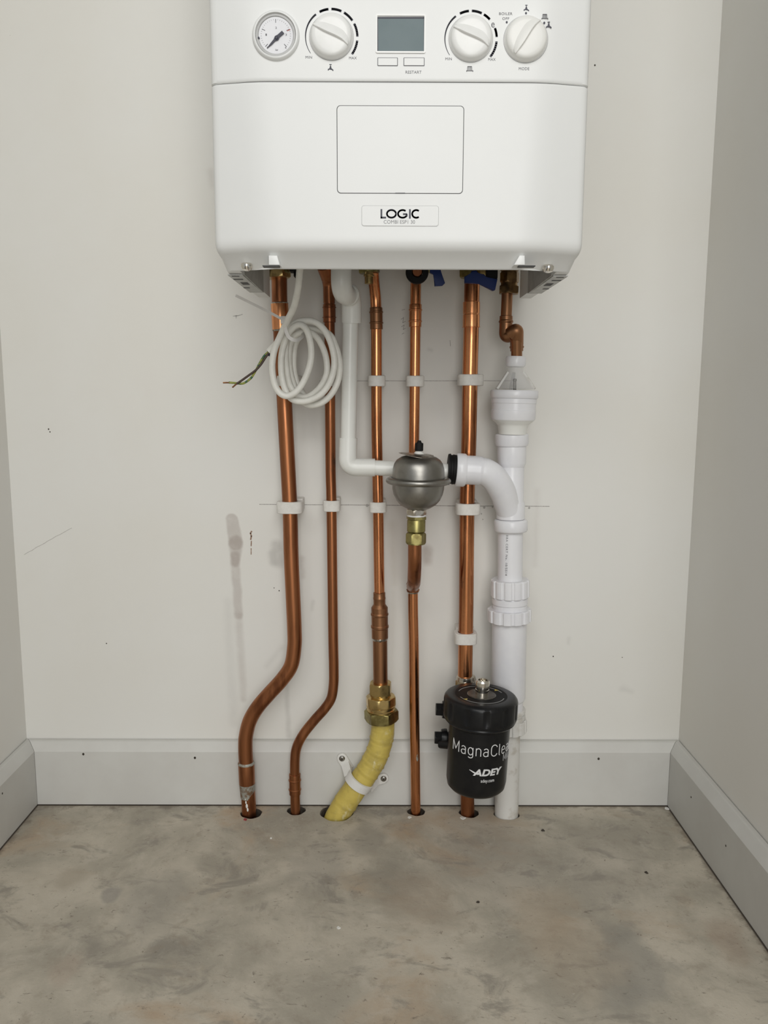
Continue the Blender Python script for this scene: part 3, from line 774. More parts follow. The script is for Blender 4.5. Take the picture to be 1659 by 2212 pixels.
# 3: middle pipe, wider below, with big brass fittings
t3 = pipe_thing('copper pipe stepping up to a wider bore and ending in stacked brass nuts', 821, 1478)
ctr = [(806, 582, -.06), (808, 612, -.05), (811.5, 650, -.042), (813, 720), (813.5, 900), (815.2, 1003), (817, 1107), (819, 1250), (820, 1300)]
pp = catmull(pxpath(ctr, -.042), 8)
bm = bmesh.new(); tube(bm, [pp[0]+Vector((0, 0, .015))]+pp, .0078, 28)
obj('pipe', bm, MT['copper'], t3)
coupling(t3, MT['copper_brown'], 812.5, 664, 813.2, 712, .0078, -.042, beads=(.22, .70))
lat('reducer', t3, MT['copper_brown'], (819.3, 1279), (820.8, 1379),
    [(0, .0080), (.01, .0090), (.10, .0090), (.12, .0094), (.14, .0094), (.16, .0090), (.26, .0090), (.29, .0105), (.33, .0124), (.44, .0124), (.46, .0133), (.49, .0133), (.51, .0124),
     (.68, .0124), (.70, .0124), (.72, .0134), (.76, .0134), (.78, .0124), (.985, .0123), (1, .0112)], -.043)
bm = bmesh.new(); lathe(bm, P(820.8, 1370, -.043), P(822, 1485, -.043), [(0, .0109), (1, .0109)], 32); obj('wide_pipe', bm, MT['copper_brown'], t3)
lat('joint', t3, MT['solder'], (820.8, 1377), (820.9, 1382), [(0, .0124), (.5, .0120), (1, .0111)], -.043)
bm = bmesh.new(); q = P(821, 1384, -.0545); bmesh.ops.create_icosphere(bm, subdivisions=2, radius=.0022, matrix=Matrix.Translation((q.x, q.y+.0006, q.z)) @ Matrix.Diagonal((1, .8, 1.5, 1))); obj('solder_blob', bm, MT['solder'], t3)
YBR = -.043
bm = bmesh.new(); hexnut(bm, P(821.8, 1474, YBR), P(822.3, 1500, YBR), .0178, rot=.12); obj('brass_nut', bm, MT['brass'], t3)
bm = bmesh.new(); lathe(bm, P(822.3, 1498, YBR), P(822.5, 1506, YBR), [(0, .0158), (1, .0158)], 40); obj('brass_collar', bm, MT['brass'], t3)
bm = bmesh.new(); hexnut(bm, P(822.5, 1503, YBR), P(823, 1523, YBR), .0230, n=8, rot=.2); obj('brass_body', bm, MT['brass'], t3)
lat('brass_thread', t3, MT['brass'], (823, 1521), (823.6, 1537), [(0, .0205), (.1, .0222), (.25, .0222), (.3, .0205), (.5, .0205), (.6, .0218), (1, .0218)], YBR)
bm = bmesh.new(); hexnut(bm, P(823.6, 1533, YBR), P(824.2, 1556, YBR), .0262, rot=.62); obj('brass_nut', bm, MT['brass_dull'], t3)
for a, b, r in (((792, 577), (795, 589), .0155),):
    bm = bmesh.new(); hexnut(bm, P(797, 575, -.07), P(798, 590, -.07), .0150, rot=.2); obj('valve_nut', bm, MT['brass_dull'], t3)
lat('drain_nipple', t3, MT['brass'], (797, 588), (797, 613.5), [(0, .0058), (.2, .0062), (.25, .0072), (.35, .0072), (.4, .0058), (1, .0058)], -.08, 24)

# 4: pipe behind the round vessel
t4 = pipe_thing('narrow copper pipe running down behind the round steel vessel', 898, 1753)
ctr = [(900, 585), (898, 620), (897, 720), (895, 900), (893, 1080), (892, 1280), (894, 1406), (895, 1530), (897, 1650), (898, 1740)]
pp = catmull(pxpath(ctr, -.040), 6)
bm = bmesh.new(); tube(bm, [pp[0]+Vector((0, 0, .015))]+pp+[below(pp[-1], -.05)], .0075, 28)
obj('pipe', bm, MT['copper'], t4)
coupling(t4, MT['copper'], 897.5, 657, 896.8, 707, .0076, -.040, beads=(.25, .74))
bm = bmesh.new()
YV = -.137
st = fillet([P(896, 1170, YV), P(896, 1215, YV+.002), P(894.5, 1258, YV+.03), P(892, 1266, -.046)], .03, 10)
tube(bm, st, lambda t: .0092+.0003*t, 28)
obj('branch_elbow', bm, MT['copper_dull'], t4)
coupling(t4, MT['copper_dull'], 892, 1257, 892, 1278, .0079, -.040, name='tee_socket', beads=(.2, .8))
lat('joint', t4, MT['solder'], (892, 1276), (892, 1281), [(0, .0090), (.5, .0084), (1, .0076)], -.040)
bm = bmesh.new(); q = P(901, 1638, -.0474)
bmesh.ops.create_icosphere(bm, subdivisions=3, radius=.0075, matrix=Matrix.Translation((q.x-.001, q.y+.0012, q.z)) @ Matrix.Diagonal((.42, .16, 1.0, 1))); obj('flux_spot', bm, MT['flux'], t4)
# rubber collar round the filling valve above
bm = bmesh.new(); a = P(901, 588, -.085)
lathe(bm, a+Vector((0, -.004, 0)), a+Vector((0, .006, 0)), [(0, .0075), (0, .0140), (.2, .0155), (.8, .0155), (1, .0140), (1, .0075)], 40, False, False)
vt = thing('filling_valve', 'black ringed valve with blue lever under the boiler centre', 'valve', (a.x, a.y, a.z))
obj('rubber_collar', bm, MT['black_matt'], vt)
bm = bmesh.new(); lathe(bm, a+Vector((0, -.006, .0)), a+Vector((0, .03, .0)), [(0, .006), (.1, .0072), (1, .0072)], 24); obj('valve_stem', bm, MT['copper_dull'], vt)
bm = bmesh.new(); tube(bm, [P(900, 592, -.083), P(900, 612, -.07)], lambda t: .0045-.0025*t, 14); obj('nib', bm, MT['black_matt'], vt)
bm = bmesh.new(); box(bm, a.x+.003, a.x+.032, a.y+.006, a.y+.022, a.z+.002, a.z+.016, .002); obj('valve_body', bm, MT['brass_dull'], vt)
bm = bmesh.new(); prism_px(bm, [(929, 574), (950, 574), (954, 590), (961.5, 611), (956, 616.5), (939, 617.5), (937, 592), (929, 589)], -.10, .007, .001); obj('lever', bm, MT['blue'], vt)

# 5: second wide pipe, through the filter to the floor
t5 = pipe_thing('thick copper pipe held by three clips that runs down into the black filter', 1013, 1755)
ctr = [(1021, 580), (1019, 640), (1017.6, 720), (1015, 830), (1013, 940), (1009.8, 1050), (1008.6, 1111), (1007, 1299), (1005.5, 1400), (1004.5, 1470)]
pp = catmull(pxpath(ctr, YPIPE), 6)
bm = bmesh.new(); tube(bm, [pp[0]+Vector((0, 0, .02))]+pp, .0110, 32); obj('pipe', bm, MT['copper'], t5)
bm = bmesh.new(); q = P(1010, 1745, YPIPE); tube(bm, [P(1008, 1640, YPIPE), P(1009, 1700, YPIPE), q, below(q, -.05)], .0106, 32); obj('lower_pipe', bm, MT['copper_dull'], t5)
lat('solder_coupling', t5, MT['copper_bright'], (1018.5, 652), (1017.8, 708), [(0, .0112), (.02, .0121), (.45, .0121), (.47, .0116), (.49, .0116), (.51, .0121), (.96, .0121), (.97, .0128), (.99, .0128), (1, .0112)], YPIPE)

# gas-side valve with blue lever
a = P(1022, 590, -.075)
v2 = thing('isolation_valve', 'brass valve with blue lever under the boiler, right of centre', 'valve', (a.x, a.y, a.z))
bm = bmesh.new(); hexnut(bm, P(1020, 576, -.05), P(1020, 600, -.05), .0185, rot=.3); obj('valve_nut', bm, MT['brass_dull'], v2)
bm = bmesh.new(); box(bm, P(1036, 590, -.08).x, P(1066, 590, -.08).x, -.082, -.062, P(0, 601, -.08).z, P(0, 576, -.08).z, .002); obj('valve_body', bm, MT['brass'], v2)
bm = bmesh.new(); prism_px(bm, [(1004, 597), (1017, 592), (1019, 585), (1030, 584), (1032, 591), (1046, 592), (1050, 600), (1075, 602), (1070, 626), (1065, 627.5), (1035, 612), (1004, 610.5)], -.10, .008, .001); obj('lever', bm, MT['blue'], v2)
bm = bmesh.new(); box(bm, P(1063, 0, -.09).x, P(1088, 0, -.09).x, -.095, -.075, P(0, 600, -.09).z, P(0, 570, -.09).z, .002); obj('knob', bm, MT['black_matt'], v2)
a = P(630, 590, -.09)
bm = bmesh.new(); box(bm, P(619, 0, -.09).x, P(642, 0, -.09).x, -.10, -.08, P(0, 586, -.09).z, P(0, 565, -.09).z, .001)
box(bm, P(628, 0, -.09).x, P(641, 0, -.09).x, -.098, -.082, P(0, 597, -.09).z, P(0, 584, -.09).z, .001)
tag(obj('cable_gland', bm, MT['black_matt'], None, a), 'black square cable gland under the boiler at left', 'cable gland')

# 6: relief pipe with two elbows
t6 = pipe_thing('short brown copper relief pipe with S-shaped elbows above the clear tundish', 1116, 769)
YA, YBk = -.062, -.062
bm = bmesh.new()
pth = fillet([P(1097, 600, YA), P(1092, 722, YA), P(1116, 716, -.075), P(1116, 790, YBk)], .0125, 10)
tube(bm, pth, .0078, 28); obj('pipe', bm, MT['copper_brown'], t6)
lat('elbow_socket', t6, MT['copper_brown'], (1093.4, 682), (1092.8, 705), [(0, .0079), (.05, .0091), (.4, .0091), (.5, .0101), (.6, .0101), (.7, .0091), (1, .0091)], YA)
bm = bmesh.new(); tube(bm, fillet([P(1092.9, 700, YA), P(1092.2, 727, YA), P(1107, 724, -.069)], .013, 10), .0092, 28); obj('elbow', bm, MT['copper_brown'], t6)
bm = bmesh.new(); tube(bm, fillet([P(1102, 722, -.072), P(1116.5, 711, -.078), P(1116.2, 744, -.066)], .013, 10), .0094, 28); obj('elbow', bm, MT['copper_brown'], t6)
lat('elbow_socket', t6, MT['copper_brown'], (1116.2, 736), (1116.2, 759), [(0, .0091), (.45, .0091), (.55, .0101), (.65, .0101), (.75, .0091), (.98, .0091), (1, .0080)], -.064)
YN = -.064
bm = bmesh.new(); hexnut(bm, P(1101, 588, YN), P(1100.5, 611, YN), .0135, rot=.4); obj('brass_body', bm, MT['brass_dark'], t6)
lat('brass_thread', t6, MT['brass_dark'], (1101, 572), (1099.5, 621), [(0, .0115), (.2, .0115), (.25, .013), (.3, .0115), (.9, .0115), (1, .0122)], YN)
bm = bmesh.new(); hexnut(bm, P(1099.5, 618, YN), P(1098.5, 635, YN), .0148, rot=.1); obj('brass_nut', bm, MT['brass_dark'], t6)

# ------------------------------------------------------------------ yellow sleeved pipe and its saddle
ty = thing('yellow_pipe', 'yellow sleeved gas pipe curving from the brass nuts into a floor hole', 'pipe', (P(740, 1755, -.042).x, -.042, 0))
ctr = [(827, 1553), (827, 1575), (823, 1602), (814, 1630), (801, 1655), (786, 1678), (768, 1702), (750, 1728), (735, 1752)]
pp = catmull(pxpath(ctr, -.0425), 8)
q = pp[-1]; dd = (pp[-1]-pp[-3]).normalized()
pp += [q+dd*.012, q+dd*.022+Vector((0, 0, -.002)), Vector((q.x-.008, q.y, -.05))]
rj = random.Random(3); kk = [rj.uniform(-.02, .02) for _ in range(len(pp))]
creases = {14: 1.4, 15: -1.2, 22: 1.6, 23: -1.5, 29: 1.5, 30: -1.4, 36: 1.3, 37: -1.2, 44: 1.2, 45: -1.2, 58: 1.2, 59: -1.4}
def yj(i, th): return 1+kk[i]*.5+.030*creases.get(i, 0)+.012*sin(2*th+i*.4)+.008*sin(5*th+i*.9)
bm = bmesh.new(); tube(bm, pp, lambda t: .0178+.0006*t, 36, True, yj)
obj('sleeve', bm, MT['yellow'], ty, smooth=60)
sd = thing('pipe_saddle', 'white saddle clamp screwed to the skirting around the yellow pipe', 'pipe clamp', (P(783, 1690, -.04).x, -TB, .03))
# band follows half a ring around the sleeve, tilted with the pipe
c0 = P(776, 1688, -.0425); ax = (P(742, 1738, -.0425)-P(806, 1645, -.0425)).normalized()
sx = Vector((0, -1, 0)).cross(ax).normalized()
bm = bmesh.new(); rs = []
hwid = .0072
for i in range(25):
    th = pi*(-.06+1.12*i/24)
    e = sx*cos(th)+Vector((0, -1, 0))*sin(th)
    ri, ro = .0193, .0222
    c = c0
    sq = 1.0
    rs.append([c+e*ri-ax*hwid, c+e*ro-ax*(hwid-.0008), c+e*ro+ax*(hwid-.0008), c+e*ri+ax*hwid])
rings(bm, rs)
obj('band', bm, MT['clipwhite'], sd, smooth=40)
for px, py, side in ((739, 1637.5, 1), (828.5, 1681, -1)):
    ec = P(px, py, -TB-.003)
    best = c0+sx*.0208 if (c0+sx*.02-ec).length < (c0-sx*.02-ec).length else c0-sx*.0208
    bm = bmesh.new()
    # foot: tapered tab from the band end to the screw eye, lying on the skirting
    u = Vector((best.x-ec.x, 0, best.z-ec.z)); ln = u.length; u.normalize(); s = Vector((u.z, 0, -u.x))
    o2 = []
    for k in range(13):
        a = pi/2+pi*k/12; o2.append(ec+u*(.0078*cos(a))+s*(.0078*sin(a)))
    o2 += [ec+u*(ln+.001)-s*.0080, ec+u*(ln+.001)+s*.0080]
    prism(bm, [(v.x, v.z) for v in o2], -TB-.0045, -TB-.0004, .0008)
    rs = []
    for k in range(7):
        t = k/6; c = ec+u*(ln*(.35+.65*t)); dpt = .004+(.021)*(t**1.3)
        rs.append([Vector((c.x, -TB-.0006, c.z))-s*.0075*(1-.1*t), Vector((c.x, -TB-dpt, c.z))-s*.0068*(1-.1*t), Vector((c.x, -TB-dpt, c.z))+s*.0068*(1-.1*t), Vector((c.x, -TB-.0006, c.z))+s*.0075*(1-.1*t)])
    rings(bm, rs)
    ft = obj('foot', bm, MT['clipwhite'], sd, smooth=30)
    bm = bmesh.new(); lathe(bm, (ec.x, -TB-.0045, ec.z), (ec.x, -TB-.0068, ec.z), [(0, .0046), (.3, .0046), (.8, .0036), (1, .0022)], 24); sc_ = obj('screw', bm, MT['steel'], ft)
    bm = bmesh.new()
    for a in (.4, .4+pi/2):
        d = Vector((cos(a), 0, sin(a)))*.0019; ribbon(bm, [(ec.x-d.x, ec.z-d.z), (ec.x+d.x, ec.z+d.z)], .0009, -TB-.0067, .0003)
    obj('screw_slot', bm, MT['grit'], sc_, flat=True)

# ------------------------------------------------------------------ pipe clips
def clip(px, py, wpx, hpx, r, Y, label_):
    c = P(px, py, Y); k = (CD+Y)/FPX
    w, h = wpx*k/2, hpx*k*.98/2
    t = tag(bpy.data.objects.new('pipe_clip', None), label_, 'pipe clip', 'white plastic clips holding the copper pipes'); COL.objects.link(t); t.location = (c.x, -.0002, c.z)
    bm = bmesh.new(); N = 64; back = -Y-.0003; front = r+.0038
    # band with a circular bore
    lev = []
    for z, ins in ((c.z-h, .0008), (c.z-h+.0008, 0), (c.z+h-.0008, 0), (c.z+h, .0008)):
        o, i_ = [], []
        for a in range(N):
            th = 2*pi*a/N; cx_, sy_ = cos(th), sin(th)
            b_ = min(back, r+.0045) if sy_ > 0 else front
            p = 3.4
            rr = (abs(cx_/(w-ins))**p+abs(sy_/(b_-ins))**p)**(-1/p)
            o.append(Vector((c.x+rr*cx_, c.y+rr*sy_, z)))
            i_.append(Vector((c.x+(r+.0004)*cx_, c.y+(r+.0004)*sy_, z)))
        lev.append((o, i_))
    rings(bm, [lev[0][1]]+[l[0] for l in lev]+[lev[-1][1]], False, False)
    rings(bm, [lev[0][1], lev[-1][1]], False, False)
    bmesh.ops.remove_doubles(bm, verts=bm.verts[:], dist=1e-6)
    obj('band', bm, MT['nylon'], t, smooth=40)
    bm = bmesh.new(); box(bm, c.x-w*.72, c.x+w*.9, c.y+r+.0042, -.0002, c.z-h*1.05, c.z+h*1.15, .0012); obj('base', bm, MT['nylon'], t)
R15, R22 = .0077, .0112
clip(624.5, 823, 50, 22, R22, YPIPE, 'translucent plastic pipe clip half hidden behind the white cable coil')
clip(713, 823, 38, 22, R15, -.0395, 'plastic clip of the second pipe, behind the right side of the cable coil')
clip(813.5, 823, 38, 23, R15, -.042, 'upper plastic clip on the middle pipe just right of the white plastic pipe')
clip(896.5, 823.5, 39, 23, R15, -.040, 'plastic clip above the round steel vessel')
clip(1016, 821, 55, 24, R22, YPIPE, 'upper clip of the thick pipe beside the clear tundish')
clip(626.5, 1095, 57, 26, R22, YPIPE, 'clip on the thick far left pipe, left end of the lower clip row')
clip(716.5, 1092, 38, 24, R15, -.0395, 'lower clip of the second pipe from left, second in the lower row')
clip(816.5, 1095, 37, 23, R15, -.042, 'lower clip on the middle pipe, left of the steel vessel')
clip(1010.5, 1098.5, 53, 25, R22, YPIPE, 'middle clip of the thick pipe, just below the white plastic bend')
clip(1005.5, 1376.5, 50, 25, R22, YPIPE, 'lowest clip, on the thick pipe above the black filter')

# ------------------------------------------------------------------ white overflow pipe
YO = -.078
to = thing('overflow_pipe', 'slim white plastic condensate pipe dropping from the boiler and elbowing right', 'pipe', P(753, 1011, YO))
bm = bmesh.new()
tube(bm, [P(758.2, 640, -.082), P(752.5, 948, YO)], .0108, 32); obj('drop_pipe', bm, MT['overflow'], to)
bm = bmesh.new()
tube(bm, fillet([P(737.2, 560, -.135), P(737.2, 634, -.135), P(759.5, 640, -.088), P(759.2, 697, -.083)], .020, 12), .0134, 36); obj('swivel_elbow', bm, MT['overflow'], to)
lat('elbow_bead', to, MT['overflow'], (751, 636, -.108), (755, 637, -.100), [(0, .0135), (.3, .0148), (.7, .0148), (1, .0135)], YO)
bm = bmesh.new()
tube(bm, fillet([P(752.4, 946, YO), P(750.6, 1009.5, YO), P(810, 1010, YO)], .014, 12), .0126, 36); obj('elbow', bm, MT['overflow'], to)
bm = bmesh.new(); tube(bm, [P(800, 1010, YO), P(985, 1019, YO)], .0108, 32); obj('level_pipe', bm, MT['overflow'], to)

# ------------------------------------------------------------------ round expansion vessel
tv = thing('expansion_vessel', 'round grey steel shock vessel with a black cap in front of the pipes', 'vessel', P(904, 1040, YV))
k = (CD+YV)*1.03/FPX
a, b = P(904.5, 981, YV), P(902.5, 1103, YV)
prof = []
for i in range(13):
    th = i/12*pi/2; prof.append((.5-.5*cos(pi/2-th)**.0001 if False else None, None)) if False else None
def vs(y): return (y-981)/(1103-981)
pr = [(vs(983), .004), (vs(984), .016), (vs(987), .0235), (vs(993), .0290), (vs(1001), .0325), (vs(1012), .0345), (vs(1024), .0350), (vs(1040), .0351), (vs(1056), .0347), (vs(1068), .0330), (vs(1080), .0295), (vs(1090), .0240), (vs(1097), .0170), (vs(1101), .0110), (1, .0095)]
bm = bmesh.new(); lathe(bm, a, b, pr, 72); body = obj('body', bm, MT['steel'], tv, smooth=60)
bm = bmesh.new(); c = P(903.6, 1038.5, YV); axv = (b-a).normalized()
rs = []
for i in range(73):
    th = 2*pi*i/72; e = Vector((cos(th), sin(th), 0)); e = (e-axv*e.dot(axv)).normalized()
    rs.append([c+e*(.0388+.0050*cos(f))+axv*(.0044*sin(f)) for f in [2*pi*j/14 for j in range(14)]])
rings(bm, rs, False, False); bmesh.ops.remove_doubles(bm, verts=bm.verts[:], dist=1e-6)
bm2 = bm; lathe(bm2, c-axv*.0034, c+axv*.0034, [(0, .0340), (.1, .0395), (.9, .0395), (1, .0340)], 72); obj('rim', bm2, MT['steel'], tv, smooth=60)
bm = bmesh.new(); lc_ = P(899, 982, YV)
rs = []
for rr, dz in ((.0005, .0006), (.010, .0004), (.0190, -.0004), (.0236, -.0018)):
    rs.append([Vector((lc_.x+rr*cos(t), lc_.y+rr*sin(t), lc_.z+.0012+dz+.0014*sin(t*2+1)*(rr/.0236)**2-.08*rr*cos(t))) for t in [2*pi*i/48 for i in range(48)]])
rs2 = [[p+Vector((0, 0, -.0005)) for p in r] for r in reversed(rs)]
rings(bm, rs+rs2); obj('label_disc', bm, MT['solder'], tv, smooth=60)
bm = bmesh.new(); lathe(bm, P(904.5, 984, YV), P(905, 969, YV), [(0, .0082), (.3, .0070), (.6, .0045), (1, .0040)], 24); obj('valve_base', bm, MT['clipwhite'], tv)
bm = bmesh.new(); hexnut(bm, P(905, 974, YV), P(905.5, 957, YV), .0060, n=8, ch=.15); lathe(bm, P(905.5, 958, YV), P(905.6, 951.5, YV), [(0, .0042), (.5, .0030), (1, .0022)], 16); obj('cap', bm, MT['black_matt'], tv)
bm = bmesh.new(); hexnut(bm, P(900, 1100, YV), P(899.6, 1112.5, YV), .0136, rot=.35); obj('steel_nut', bm, MT['nickel'], tv)
lat('white_tape', tv, MT['print_white'], (899.6, 1111.5), (899.6, 1116), [(0, .0118), (.3, .0128), (.7, .0128), (1, .0118)], YV)
bm = bmesh.new(); hexnut(bm, P(899.6, 1115, YV), P(899.3, 1122, YV), .0134, n=8, rot=.2); lathe(bm, P(899.3, 1121, YV), P(898.7, 1153, YV), [(0, .0112), (.1, .0124), (.82, .0124), (.9, .0108), (1, .0108)], 40); obj('brass_adaptor', bm, MT['brass_dull'], tv)
bm = bmesh.new(); hexnut(bm, P(898.7, 1151, YV), P(898.3, 1175, YV), .0138, rot=.5, ch=.14); obj('brass_nut', bm, MT['brass_dull'], tv)

# ------------------------------------------------------------------ tundish
YT = -.062
tt = thing('tundish', 'clear-topped white plastic tundish under the brown copper elbows', 'tundish', P(1109, 850, YT))
def turned(name, parent, m, Y, pts, n=56, axis=None, caps=(True, True)):
    """pts: (y pixel, radius m) turned about the line through axis pixels"""
    (xa, ya), (xb, yb) = axis; a, b = P(xa, ya, Y), P(xb, yb, Y)
    bm = bmesh.new(); lathe(bm, a, b, [((y-ya)/(yb-ya), r) for y, r in pts], n, *caps); return obj(name, bm, m, parent, smooth=40)
AX = ((1114.5, 770), (1107, 936))
turned('collar', tt, MT['pvc'], YT, [(769, .0085), (770, .0130), (773, .0142), (788, .0142), (792, .0125), (793, .0085)], axis=AX)
bm = bmesh.new()
a_ = P(1113.5, 792, YT); b_ = P(1111.5, 840, YT)
lathe(bm, a_, b_, [(0, .0112), (.22, .0112), (.3, .0118), (1, .0275), (1, .0262), (.3, .0103), (.0, .0098)], 48, False, False)
cone = obj('clear_cone', bm, MT['clear'], tt, smooth=60)
for ang in (200, 340, 270-180):
    bm = bmesh.new(); e = Vector((cos(radians(ang)), sin(radians(ang)), 0))
    p0 = a_+(b_-a_)*.25+e*.0120; p1 = b_+e*.0285; d = (p1-p0).normalized(); w_ = d.cross(e).normalized(); nn = w_.cross(d)
    rs = [[p+w_*.0024*s-nn*.001, p+w_*.0024*s*.6+nn*.0014, p-w_*.0024*s*.6+nn*.0014, p-w_*.0024*s-nn*.001] for p, s in ((p0, 1), (p1, 1.5))]
    rings(bm, rs); obj('rib', bm, MT['pvc_old'], cone)
bm = bmesh.new(); lathe(bm, P(1112, 818, YT-.008), P(1112, 846, YT-.008), [(0, .0020), (.08, .0028), (.16, .0028), (.2, .0021), (1, .0021)], 20); obj('nozzle', bm, MT['seat'], cone)
turned('flange', tt, MT['pvc'], YT, [(842, .0270), (842.5, .0325), (845, .0338), (857, .0338), (860, .0325), (861, .0300)], axis=AX)
turned('bowl', tt, MT['pvc'], YT, [(846, .0285), (860, .0310), (861, .0318), (870, .0318), (871, .0312), (885, .0310), (886, .0316), (903, .0312), (907, .0300)], axis=AX)
turned('outlet_cone', tt, MT['overflow'], YT, [(905, .0300), (909, .0285), (915, .0235), (920, .0212), (938, .0195)], axis=AX)

# ------------------------------------------------------------------ white waste pipe
YW = -.056
tw = thing('waste_pipe', 'wide white plastic waste pipe with tee and couplings running to the floor', 'pipe', (P(1094, 1757, -.043).x, -.043, 0))
A1 = ((1106, 930), (1102, 1250))
turned('socket_ring', tw, MT['pvc'], YW, [(936, .0185), (937, .0222), (939, .0238), (958, .0238), (962, .0225), (963, .0205)], axis=A1)
turned('socket', tw, MT['pvc'], YW, [(950, .0202), (963, .0206), (998, .0206), (1002, .0196), (1006, .0188)], axis=A1)
bm = bmesh.new()
lathe(bm, P(1104.7, 1000, YW), P(1102.8, 1120, YW), [(0, .0184), (.68, .0184), (.72, .0203), (1, .0205)], 56)
bend = catmull([P(1004, 1015, -.081), P(1030, 1016.5, -.081), P(1049, 1020, -.081), P(1068, 1034, -.078), P(1084, 1059, -.071), P(1094, 1086, -.063), P(1101, 1106, -.0585)], 8)
tube(bm, bend, lambda t: .0205 if t < .25 else .0194-.0012*max(0, (t-.6)/.4), 40)
obj('swept_tee', bm, MT['pvc'], tw, smooth=60)
bm = bmesh.new(); c = P(1106, 1077, YW-.0190); ribbon(bm, arc(c.x-.001, c.z, .0042, 0, 360, 28), .0006, c.y+.001, .0006); ribbon(bm, arc(c.x-.001, c.z, .0012, 0, 360, 10), .0005, c.y+.001, .0006); obj('moulded_mark', bm, MT['pvc_old'], tw, flat=True)
# mouth ring and rubber seal of the branch
a, b = P(984, 1014.5, -.081), P(1006, 1016, -.081)
bm = bmesh.new(); lathe(bm, a, b, [(0, .0185), (.02, .0222), (.15, .0235), (.85, .0235), (1, .0220), (1, .0200)], 56); obj('mouth_ring', bm, MT['pvc'], tw)
a, b = P(967, 1013.5, -.081), P(986, 1014.5, -.081)
bm = bmesh.new(); lathe(bm, a, b, [(0, .0112), (0.02, .0215), (.25, .0222), (.3, .0205), (.5, .0205), (.55, .0212), (1, .0205)], 48); obj('rubber_seal', bm, MT['black_matt'], tw)
turned('socket_ring', tw, MT['pvc'], YW, [(1119, .0205), (1121, .0232), (1124, .0243), (1142, .0243), (1145, .0232), (1147, .0200)], axis=A1)
A2 = ((1102.5, 1140), (1101.8, 1260))
turned('pipe', tw, MT['pvc'], YW, [(1140, .0182), (1258, .0182)], axis=A2)
# printed line on the pipe, reading downwards
tm = text_mesh('BBA CERT No. 10/5514', 1.0, 0.0, .01, 'LEFT', 0, 1.25)
xs = [v.co.x for v in tm.verts]; ys = [v.co.y for v in tm.verts]
p0 = P(1102, 1152, YW); p1 = P(1102, 1238, YW); cxp = P(1102, 1195, YW).x; Rp = .01835
for v in tm.verts:
    f = (v.co.x-min(xs))/(max(xs)-min(xs)); g = (v.co.y-min(ys))/(max(ys)-min(ys))
    th = radians(-25+9.5*(g-.5)); rr = Rp+(.0001 if v.co.z > 0 else -.0002)
    v.co = Vector((cxp+rr*sin(th), YW-rr*cos(th), p0.z+(p1.z-p0.z)*f))
obj('lettering', tm, MT['ink_grey'], tw, flat=True)
def ribbed(bm, a, b, r, n, gap=.12, depth=.0012):
    a, b = Vector(a), Vector(b); u, v = frame(b-a); N = n*10; rs = []
    for t, s in ((0, -.0015), (.06, 0), (.94, 0), (1, -.0015)):
        c = a+(b-a)*t; ring = []
        for i in range(N):
            th = 2*pi*i/N; ph = (i % 10)/10
            rr = r+s-(depth if ph < gap or ph > 1-gap else 0)+depth*.6*sin(pi*ph)
            ring.append(c+u*rr*cos(th)+v*rr*sin(th))
        rs.append(ring)
    rings(bm, rs)
bm = bmesh.new(); ribbed(bm, P(1102, 1251, YW), P(1102, 1289, YW), .0276, 12); obj('compression_nut', bm, MT['pvc'], tw, smooth=25)
turned('threaded_joint', tw, MT['pvc'], YW, [(1286, .0250), (1290, .0250), (1291, .0262), (1303, .0262), (1304, .0244), (1307, .0244), (1308, .0252), (1322, .0252)], axis=A2)
bm = bmesh.new(); ribbed(bm, P(1100.5, 1314, -.056), P(1100.5, 1341, -.056), .0315, 12); obj('compression_nut', bm, MT['pvc'], tw, smooth=25)
A3 = ((1100.7, 1330), (1097.5, 1530))
turned('wide_pipe', tw, MT['pvc'], -.054, [(1330, .0256), (1505, .0256), (1510, .0240), (1512, .0225), (1533, .0220)], axis=A3)
A4 = ((1098, 1500), (1096, 1600))
turned('threaded_joint', tw, MT['pvc_old'], -.050, [(1528, .0250), (1531, .0262), (1536, .0262), (1537, .0235), (1541, .0235), (1542, .0262), (1548, .0262), (1549, .024), (1556, .024)], axis=A4)
bm = bmesh.new(); ribbed(bm, P(1098, 1552, -.048), P(1098, 1579, -.048), .0270, 12); obj('compression_nut', bm, MT['pvc_old'], tw, smooth=25)
q = P(1094, 1750, -.0425)
bm = bmesh.new(); tube(bm, [P(1098, 1570, -.0455), P(1096, 1660, -.0435), q, below(q, -.05)], .0181, 40); obj('lower_pipe', bm, MT['pvc_old'], tw)

# ------------------------------------------------------------------ black magnetic filter
YK = -.122
kc = P(1037, 1520, YK); fx = kc.x; zt = P(1037, 1500, YK).z; zl = P(1035, 1549, YK).z; zb = P(1033, 1701, YK).z
tf = thing('magnetic_filter', 'black cylindrical heating filter canister with white lettering', 'filter', (fx, YK, zb))
RL, RBd = .0525, .0435
def kp(z, r): return ((zt-z)/(zt-zb), r)
bm = bmesh.new()
